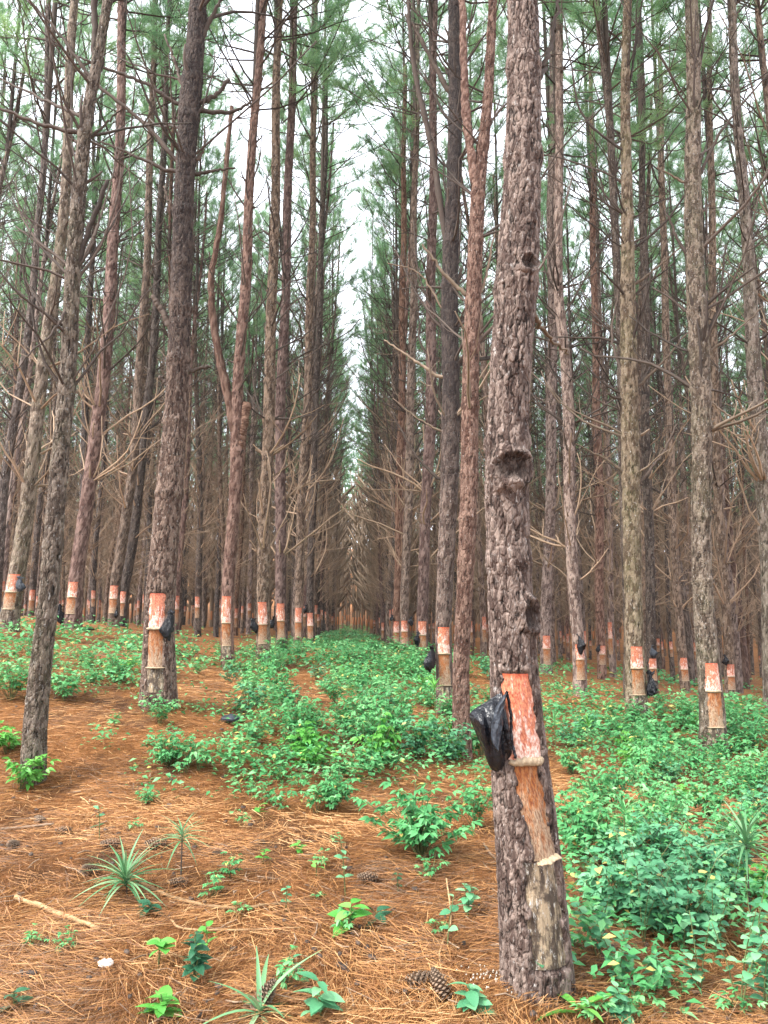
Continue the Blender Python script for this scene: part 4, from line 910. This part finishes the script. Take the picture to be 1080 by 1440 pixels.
def carpet():
    rg = np.random.default_rng(17)
    regs = [((180, 1160), (868, 960), 900), ((-80, 200), (868, 960), 110), ((330, 640), (893, 1000), 1000), ((760, 1160), (945, 1130), 750), ((-60, 290), (880, 990), 90), ((780, 1160), (1130, 1420), 110), ((300, 700), (1000, 1110), 130), ((130, 520), (1000, 1130), 40)]
    px = np.concatenate([rg.uniform(*r[0], r[2]) for r in regs]); py = np.concatenate([rg.uniform(*r[1], r[2]) for r in regs])
    p = hits(px, py)
    gap = fbm(np.stack([p[:, 0] * .55, p[:, 1] * .4, p[:, 0] * 0 + 2.], 1), 31, 3)
    aisle = (360 + np.maximum(0, 960 - py) * 1.4 < px) & (px < 700) & (py < 1090)
    p = p[(p[:, 1] < 45) & (gap < np.where(aisle, .13, np.where((px < 700) & (py > 1000), 9, .05)))]
    Ya = 14 + 66 * rg.random(620) ** 1.3; Xa = -.38 + SH * Ya + rg.uniform(-1.5, 1.5, 620); p = np.concatenate([p, np.stack([Xa, Ya, gz(Xa, Ya)], 1)])
    near = p[:, 1] < 9; n = np.where(near, 26, np.where(p[:, 1] < 20, 14, 8)); s0 = np.where(near, .055, np.where(p[:, 1] < 20, .085, .17)); h = rg.uniform(.1, .3, len(p)); tone = rg.random(len(p)) * .6
    i = np.repeat(np.arange(len(p)), n); m = len(i)
    sg_ = np.where(p[i, 1] < 7.5, .075, .14); q = p[i] + np.stack([rg.normal(0, 1, m) * sg_, rg.normal(0, 1, m) * sg_, h[i] * rg.random(m) ** .6], 1)
    M = frames(rg.uniform(0, 6.28, m), rg.uniform(-.4, .5, m), rg.normal(0, .4, m))
    V = np.einsum('nij,kj->nki', M, LT2) * (s0[i] * rg.uniform(.6, 1.2, m))[:, None, None] + q[:, None]
    k = len(LT2); Q = (np.arange(m)[:, None, None] * k + LQ2[None]).reshape(-1, 4)
    return mesh('ground_cover', V.reshape(-1, 3), Q, HERB, {'rnd': np.repeat(np.where(rg.random(m) < .03, 1., .92 * np.clip(tone[i] + .4 * rg.random(m), 0, 1)), k)}, smooth=False)
o = put('ground_cover', carpet(), kind='stuff'); o['label'] = 'low green ground cover spreading among the pines'; o['category'] = 'ground cover'

# seedlings with leaves large enough to tell apart
LEAF = {}
def leaf_mesh(mat, w, fold=.12, droop=.3, n=5, tip=1.):
    key = (mat.name, w, droop, tip)
    if key not in LEAF:
        V, Q = leaf_t(n, w, fold, droop, tip); LEAF[key] = [mesh('leaf', V, Q, mat, {'rnd': np.full(len(V), v)}) for v in (.15, .4, .65, .9)]
    return LEAF[key][int(rng.integers(0, 4))]
def put_leaf(root, me, p, az, el, s, roll=0., name='leaf'):
    o = put(name, me, root); M = Matrix(leaf_frame(az, el, roll).tolist()).to_4x4()
    o.matrix_local = Matrix.Translation(Vector(p)) @ M @ Matrix.Scale(s, 4); return o
def stem(root, P, r=.004, m=STEM):
    b = Buf(); P = smooth_poly(P, 8); b.add(*tube(P, np.linspace(r, r * .5, len(P)), 5), r=.5); put('stem', b.build('stem', m), root); return P
def rosette(px, py, label, hstem, L, n, w=.055, mat=STRAP, droop=.75, sm=STEMD):
    p = hit(px, py); root = thing('strap_leaved_plant', p, label, 'plant')
    top = np.array([rng.normal(0, .01), rng.normal(0, .01), hstem])
    stem(root, [(0, 0, -.02), (top[0] * .3, 0, hstem * .5), tuple(top)], .006, sm)
    for i in range(n):
        f = i / n; put_leaf(root, leaf_mesh(mat, w, .04, droop * (1.1 - .6 * f), 7, .8), top - np.array([0, 0, .05 * (1 - f)]) * min(1, hstem * 8), i * 2.4 + rng.normal(0, .2), .15 + 1.15 * f + rng.normal(0, .1), L * rng.uniform(.8, 1.15))
def seedling(px, py, label, h, L, n, mat, w=.3, cat='seedling', top=False, lean=.1, stems=1):
    p = hit(px, py); root = thing('seedling', p, label, cat)
    for s_ in range(stems):
        a = rng.uniform(0, 6.28); hh = h * (1 if s_ == 0 else rng.uniform(.5, .95)); o = lean * (1 + .8 * (s_ > 0))
        tip = np.array([math.sin(a) * o * hh, math.cos(a) * o * hh, hh]); P = stem(root, [(0, 0, -.02), tuple(tip * (.4, .4, .55)), tuple(tip)], .0035)
        a0 = rng.uniform(0, 6.28)
        for i in range(n):
            f = (1. if top else .25 + .75 * (i // 2 * 2 + 1) / n); x = min(f, 1) * 7; k = min(int(x), 6); q = P[k] + (P[k + 1] - P[k]) * (x - k)
            az = a0 + (i % 2) * math.pi + (i // 2) * 1.57 + rng.normal(0, .2) if not top else a0 + i * 6.28 / n + rng.normal(0, .15)
            put_leaf(root, leaf_mesh(mat, w), q, az, rng.uniform(-.05, .55), L * rng.uniform(.75, 1.15) * (1.1 - .3 * f), rng.normal(0, .25))
rosette(178, 1262, 'strap-leaved rosette of long pale green blades on litter at left', .10, .22, 44, .034)
rosette(254, 1242, 'small tuft of strap leaves atop a bare dark stem', .26, .14, 30, .036)
rosette(1056, 1300, 'strap-leaved plant on a tall stem at the right edge', .40, .21, 36, .036)
rosette(366, 1436, 'grassy tuft of arching pale blades at the bottom edge', .02, .24, 14, .045, droop=1.)
rosette(828, 1075, 'upright thin stem crowned with narrow leaves right of the foreground pine', .42, .13, 16, .07, BRIGHT, .4, STEM)
rosette(782, 1065, 'upright narrow-leaved stem touching the foreground pine\'s right edge', .38, .12, 14, .07, HERB, .4, STEM)
rosette(880, 1240, 'narrow-leaved upright shoot in the lower right undergrowth', .4, .13, 16, .07, HERB, .4, STEM)
rosette(612, 1010, 'upright narrow-leaved stem in the aisle carpet near the bagged pine', .4, .16, 14, .07, BRIGHT, .4, STEM)
seedling(490, 1312, 'bright broad-leaved seedling on litter left of the foreground pine', .13, .105, 9, BRIGHT, .30)
seedling(486, 1262, 'thin upright seedling with small teal leaves behind the bright one', .3, .05, 10, TEAL, .36)
seedling(528, 1300, 'small dark seedling beside the bright broad-leaved one', .06, .09, 5, DARKLEAF, .3)
seedling(222, 1362, 'bright three-leaved sprig near the bottom left', .1, .085, 5, BRIGHT, .34, top=True, stems=2)
seedling(228, 1436, 'bright green seedling cut by the bottom edge at left', .1, .09, 7, BRIGHT, .3, stems=2)
seedling(272, 1385, 'dark green bushy seedling between the bright sprigs at bottom left', .2, .075, 10, DARKLEAF, .28, stems=3)
seedling(292, 1345, 'bright sprig rising behind the dark bushy seedling', .14, .07, 6, BRIGHT, .3)
seedling(452, 1436, 'teal seedling with long narrow leaves at the bottom centre', .15, .11, 8, TEAL, .24, stems=2)
seedling(812, 1432, 'seedling with two long bright leaves at the foot of the foreground pine', .04, .2, 4, BRIGHT, .16)
seedling(752, 1402, 'teal-leaved sprig right in front of the foreground pine base', .2, .08, 6, TEAL, .36)
seedling(790, 1380, 'teal-leaved sprig at the right foot of the foreground pine', .2, .085, 8, TEAL, .36, stems=2)
seedling(662, 1425, 'dark teal seedling at the bottom left of the foreground pine', .1, .085, 8, TEAL, .3, stems=2)
seedling(658, 1290, 'low teal sprig on the litter left of the foreground pine', .16, .06, 8, TEAL, .36, stems=2)
seedling(628, 1340, 'thin stemmed sprig leaning over litter near two cones', .22, .055, 5, TEAL, .4, lean=.3)
seedling(210, 1290, 'low dark sprig under the strap-leaved rosette', .07, .075, 7, DARKLEAF, .3, stems=2)
seedling(412, 1362, 'tiny pale seedling alone on open litter at bottom centre', .05, .065, 4, TEAL, .3)
seedling(445, 1232, 'small pair-leaved seedling at the middle of the litter', .1, .05, 4, BRIGHT, .34)
seedling(402, 1282, 'spindly little seedling beside the curved stick', .12, .04, 6, TEAL, .4)
seedling(370, 1215, 'small bright sprout on litter at left centre', .08, .06, 6, BRIGHT, .3)
seedling(366, 1150, 'tiny bright sprout farther up the litter at left centre', .08, .08, 5, BRIGHT, .3)
seedling(420, 1200, 'little creeping green sprout in the middle of the litter', .07, .06, 6, BRIGHT, .3, stems=2)
seedling(140, 1180, 'thin pale-stemmed seedling by the cones at left', .2, .06, 6, TEAL, .25)
seedling(18, 1425, 'dark round-leaved sprig in the bottom left corner', .08, .07, 6, DARKLEAF, .42)
seedling(560, 1255, 'dark leafless-looking sprig under the rounded bush', .1, .05, 6, DARKLEAF, .3)
teal_spots = [(842, 1352, .26), (872, 1395, .24), (905, 1330, .3), (938, 1300, .3), (985, 1400, .28), (1040, 1425, .36), (1062, 1370, .36), (1005, 1350, .3), (960, 1345, .28), (845, 1285, .28), (1030, 1290, .3), (905, 1268, .3), (860, 1230, .26), (1072, 1432, .3), (930, 1400, .16), (880, 1440, .12)]
for px, py, h in teal_spots:
    seedling(px, py, 'x', h * 1.1, .054, 12, TEAL, .38, 'seedling', stems=3, lean=.22)
    r = [o for o in bpy.data.objects if o.get('label') == 'x'][0]; r['label'] = 'round-leaved teal sprig in the lower right foreground'; r['group'] = 'teal sprigs at lower right'

# ------------------------------------------------------------------ cones, sticks and scraps
def cone_mesh(seed, open_=1.):
    rg = np.random.default_rng(seed); b = Buf(); n = 90
    sv = np.array([(-.5, 0, 0), (.5, 0, 0), (.62, .8, .12), (0, 1.05, .2), (-.62, .8, .12), (0, .75, -.1)]); sq = [(0, 1, 2, 3)]; st = [(0, 3, 4), (5, 3, 2), (5, 4, 3)]
    for i in range(n):
        f = (i + .5) / n; z = f; rad = .34 * math.sin(math.pi * (.12 + .83 * f)) ** .7; a = i * 2.39996; el = -.35 + 1.5 * f * (1.4 - open_ * .3)
        M = leaf_frame(a, el); s = .24 * (1 - .45 * f); p = np.array([math.sin(a), math.cos(a), 0]) * rad * .45 + np.array([0, 0, z])
        b.add(sv * (s * .75, s, s) @ M.T + p, sq, st, r=np.array([0, 0, .8, 1., .8, .3]) * rg.uniform(.6, 1))
    b.add(*tube(np.array([(0, 0, 0), (0, 0, .5), (0, 0, 1.)]), [.14, .15, .03], 8), r=0.)
    return b.build('pine_cone', CONE, smooth=False)
CM = [cone_mesh(i) for i in range(3)]
def cone(px, py, s, label, tilt=1.4):
    p = hit(px, py); o = put('pine_cone', CM[int(px) % 3], None, p + np.array([0, 0, s * .14]), (tilt, rng.uniform(-.3, .3), rng.uniform(0, 6.28)), (s, s, s)); tag(o, label, 'pine cone', 'fallen pine cones')
cone(575, 1392, .115, 'pine cone at the bottom, left one of two beside the foreground pine')
cone(627, 1412, .11, 'pine cone at the bottom, right one of two beside the foreground pine', .8)
cone(59, 1160, .10, 'dark pine cone by the left edge near the leaning pine')
cone(100, 1172, .09, 'pale pine cone right of the dark one near the leaning pine')
cone(170, 1192, .11, 'pine cone behind the strap-leaved rosette')
cone(232, 1192, .11, 'pine cone left of the bare-stemmed tuft')
cone(118, 1228, .10, 'pine cone left of the strap-leaved rosette')
cone(15, 1192, .10, 'weathered pine cone at the left edge')
cone(300, 1203, .055, 'small greyish cone on litter right of the bare-stemmed tuft')
cone(362, 1424, .11, 'dark pine cone inside the grassy tuft at the bottom edge', .5)
cone(530, 1240, .10, 'pine cone under the rounded leafy bush')
cone(262, 1245, .09, 'pine cone at the foot of the bare-stemmed tuft')
def stick(pp, r, label, m=STICK, cat='stick'):
    P = [hit(*q) + np.array([0, 0, r * .7 + .012]) for q in pp]; c = P[0].copy(); P = smooth_poly([q - c for q in P], 18); P[1:-1] += rng.normal(0, r * .12, P[1:-1].shape)
    b = Buf(); b.add(*tube(P, np.linspace(r, r * .75, 18) * (1 + rng.normal(0, .07, 18)), 8), r=.5); o = put('fallen_stick', b.build('stick', m), None, c); tag(o, label, cat)
stick([(22, 1268), (80, 1290), (140, 1312)], .013, 'straight pale peeled stick lying on litter at the left')
stick([(195, 1245), (245, 1268), (320, 1282), (395, 1276)], .010, 'long curved tan stick lying across the litter at left centre')
stick([(240, 1300), (262, 1312), (350, 1313), (430, 1308)], .006, 'thin dry stem lying below the curved stick')
stick([(628, 1240 - 0), (634, 1300), (618, 1350), (640, 1430)], .005, 'thin dry vine trailing past the cones')
stick([(415, 1085), (440, 1088), (460, 1096)], .012, 'short dead stick at the edge of the aisle carpet', DEAD)
stick([(0, 1170), (30, 1168), (75, 1163)], .010, 'dead twig by the left edge cones', DEAD)
stick([(780, 1205), (810, 1200), (845, 1196)], .008, 'dry twig poking out right of the foreground pine', DEAD)
stick([(680, 1190), (690, 1205), (700, 1215)], .008, 'short dry twig against the left of the foreground pine', DEAD)
def scrap(px, py, s, label, mat, name, cat, flat=.45, seed=1):
    n, m = 9, 14; p = hit(px, py); TH, K = np.meshgrid(np.arange(m) / m * 2 * np.pi, np.linspace(.02, .98, n)); TH, K = TH.ravel(), K.ravel()
    P = np.stack([np.cos(TH) * np.sin(K * np.pi), np.sin(TH) * np.sin(K * np.pi), np.cos(K * np.pi) * flat], 1); P *= (1 + 1.1 * fbm(P * 2.3 + seed, seed, 3))[:, None]
    i, j = np.meshgrid(np.arange(n - 1), np.arange(m), indexing='ij'); j2 = (j + 1) % m
    Q = np.stack([i * m + j, (i + 1) * m + j, (i + 1) * m + j2, i * m + j2], -1).reshape(-1, 4)
    tag(put(name, mesh(name, P * s, Q, mat, smooth=False), None, p + np.array([0, 0, s * flat * .6 + .012])), label, cat)
scrap(148, 1362, .031, 'small white scrap lying on litter at the bottom left', WHITE, 'white_scrap', 'scrap', .5)
scrap(325, 1016, .11, 'crumpled grey plastic scrap in the herbs right of the stout pine', GREYBAG, 'plastic_scrap', 'scrap', .35, 3)
scrap(120, 888, .16, 'black plastic scrap lying right of the pines at far left', BLACKBAG, 'plastic_scrap', 'scrap', .25, 4)
scrap(3, 880, .2, 'black plastic bag lying at the foot of the leftmost tapped pine', BLACKBAG, 'plastic_scrap', 'scrap', .8, 5)
def crumbs():
    p = hit(705, 1378); b = Buf(); rg = np.random.default_rng(4)
    tv = np.array([(1, 0, -.4), (-.5, .87, -.4), (-.5, -.87, -.4), (0, 0, .8)]); tf = [(0, 1, 2), (0, 3, 1), (1, 3, 2), (2, 3, 0)]
    for _ in range(90):
        x, y = rg.normal(0, .09), rg.normal(0, .05); b.add(tv * rg.uniform(.003, .009, 3) + np.array([x, y, g1(p[0] + x, p[1] + y) - p[2] + .02 + rg.random() * .01]), T=tf)
    o = put('resin_crumbs', b.build('resin_crumbs', PALE, smooth=False), None, p, kind='stuff'); o['label'] = 'pale resin crumbs fallen at the left foot of the foreground pine'; o['category'] = 'resin'
crumbs()

# ------------------------------------------------------------------ thin haze volume, added to lift and soften the dark background
HZ = .0005
if True:
    b = Buf(); x0, x1, y0, y1, z0, z1 = -175, 175, -45, 235, -14, 60
    V = [(x, y, z) for x in (x0, x1) for y in (y0, y1) for z in (z0, z1)]
    b.add(V, Q=[(0, 1, 3, 2), (4, 6, 7, 5), (0, 4, 5, 1), (2, 3, 7, 6), (0, 2, 6, 4), (1, 5, 7, 3)])
    t = NT('added_haze'); pv = t.n.new('ShaderNodeVolumePrincipled'); pv.inputs['Color'].default_value = (.95, .95, .93, 1); pv.inputs['Density'].default_value = HZ; pv.inputs['Anisotropy'].default_value = .2
    t.n.remove(t.b); t.l.new(pv.outputs[0], t.out.inputs['Volume'])
    o = put('haze', b.build('haze', t.m, smooth=False), kind='stuff'); o['label'] = 'thin pale haze added between the pines to lift the dark background'; o['category'] = 'haze'
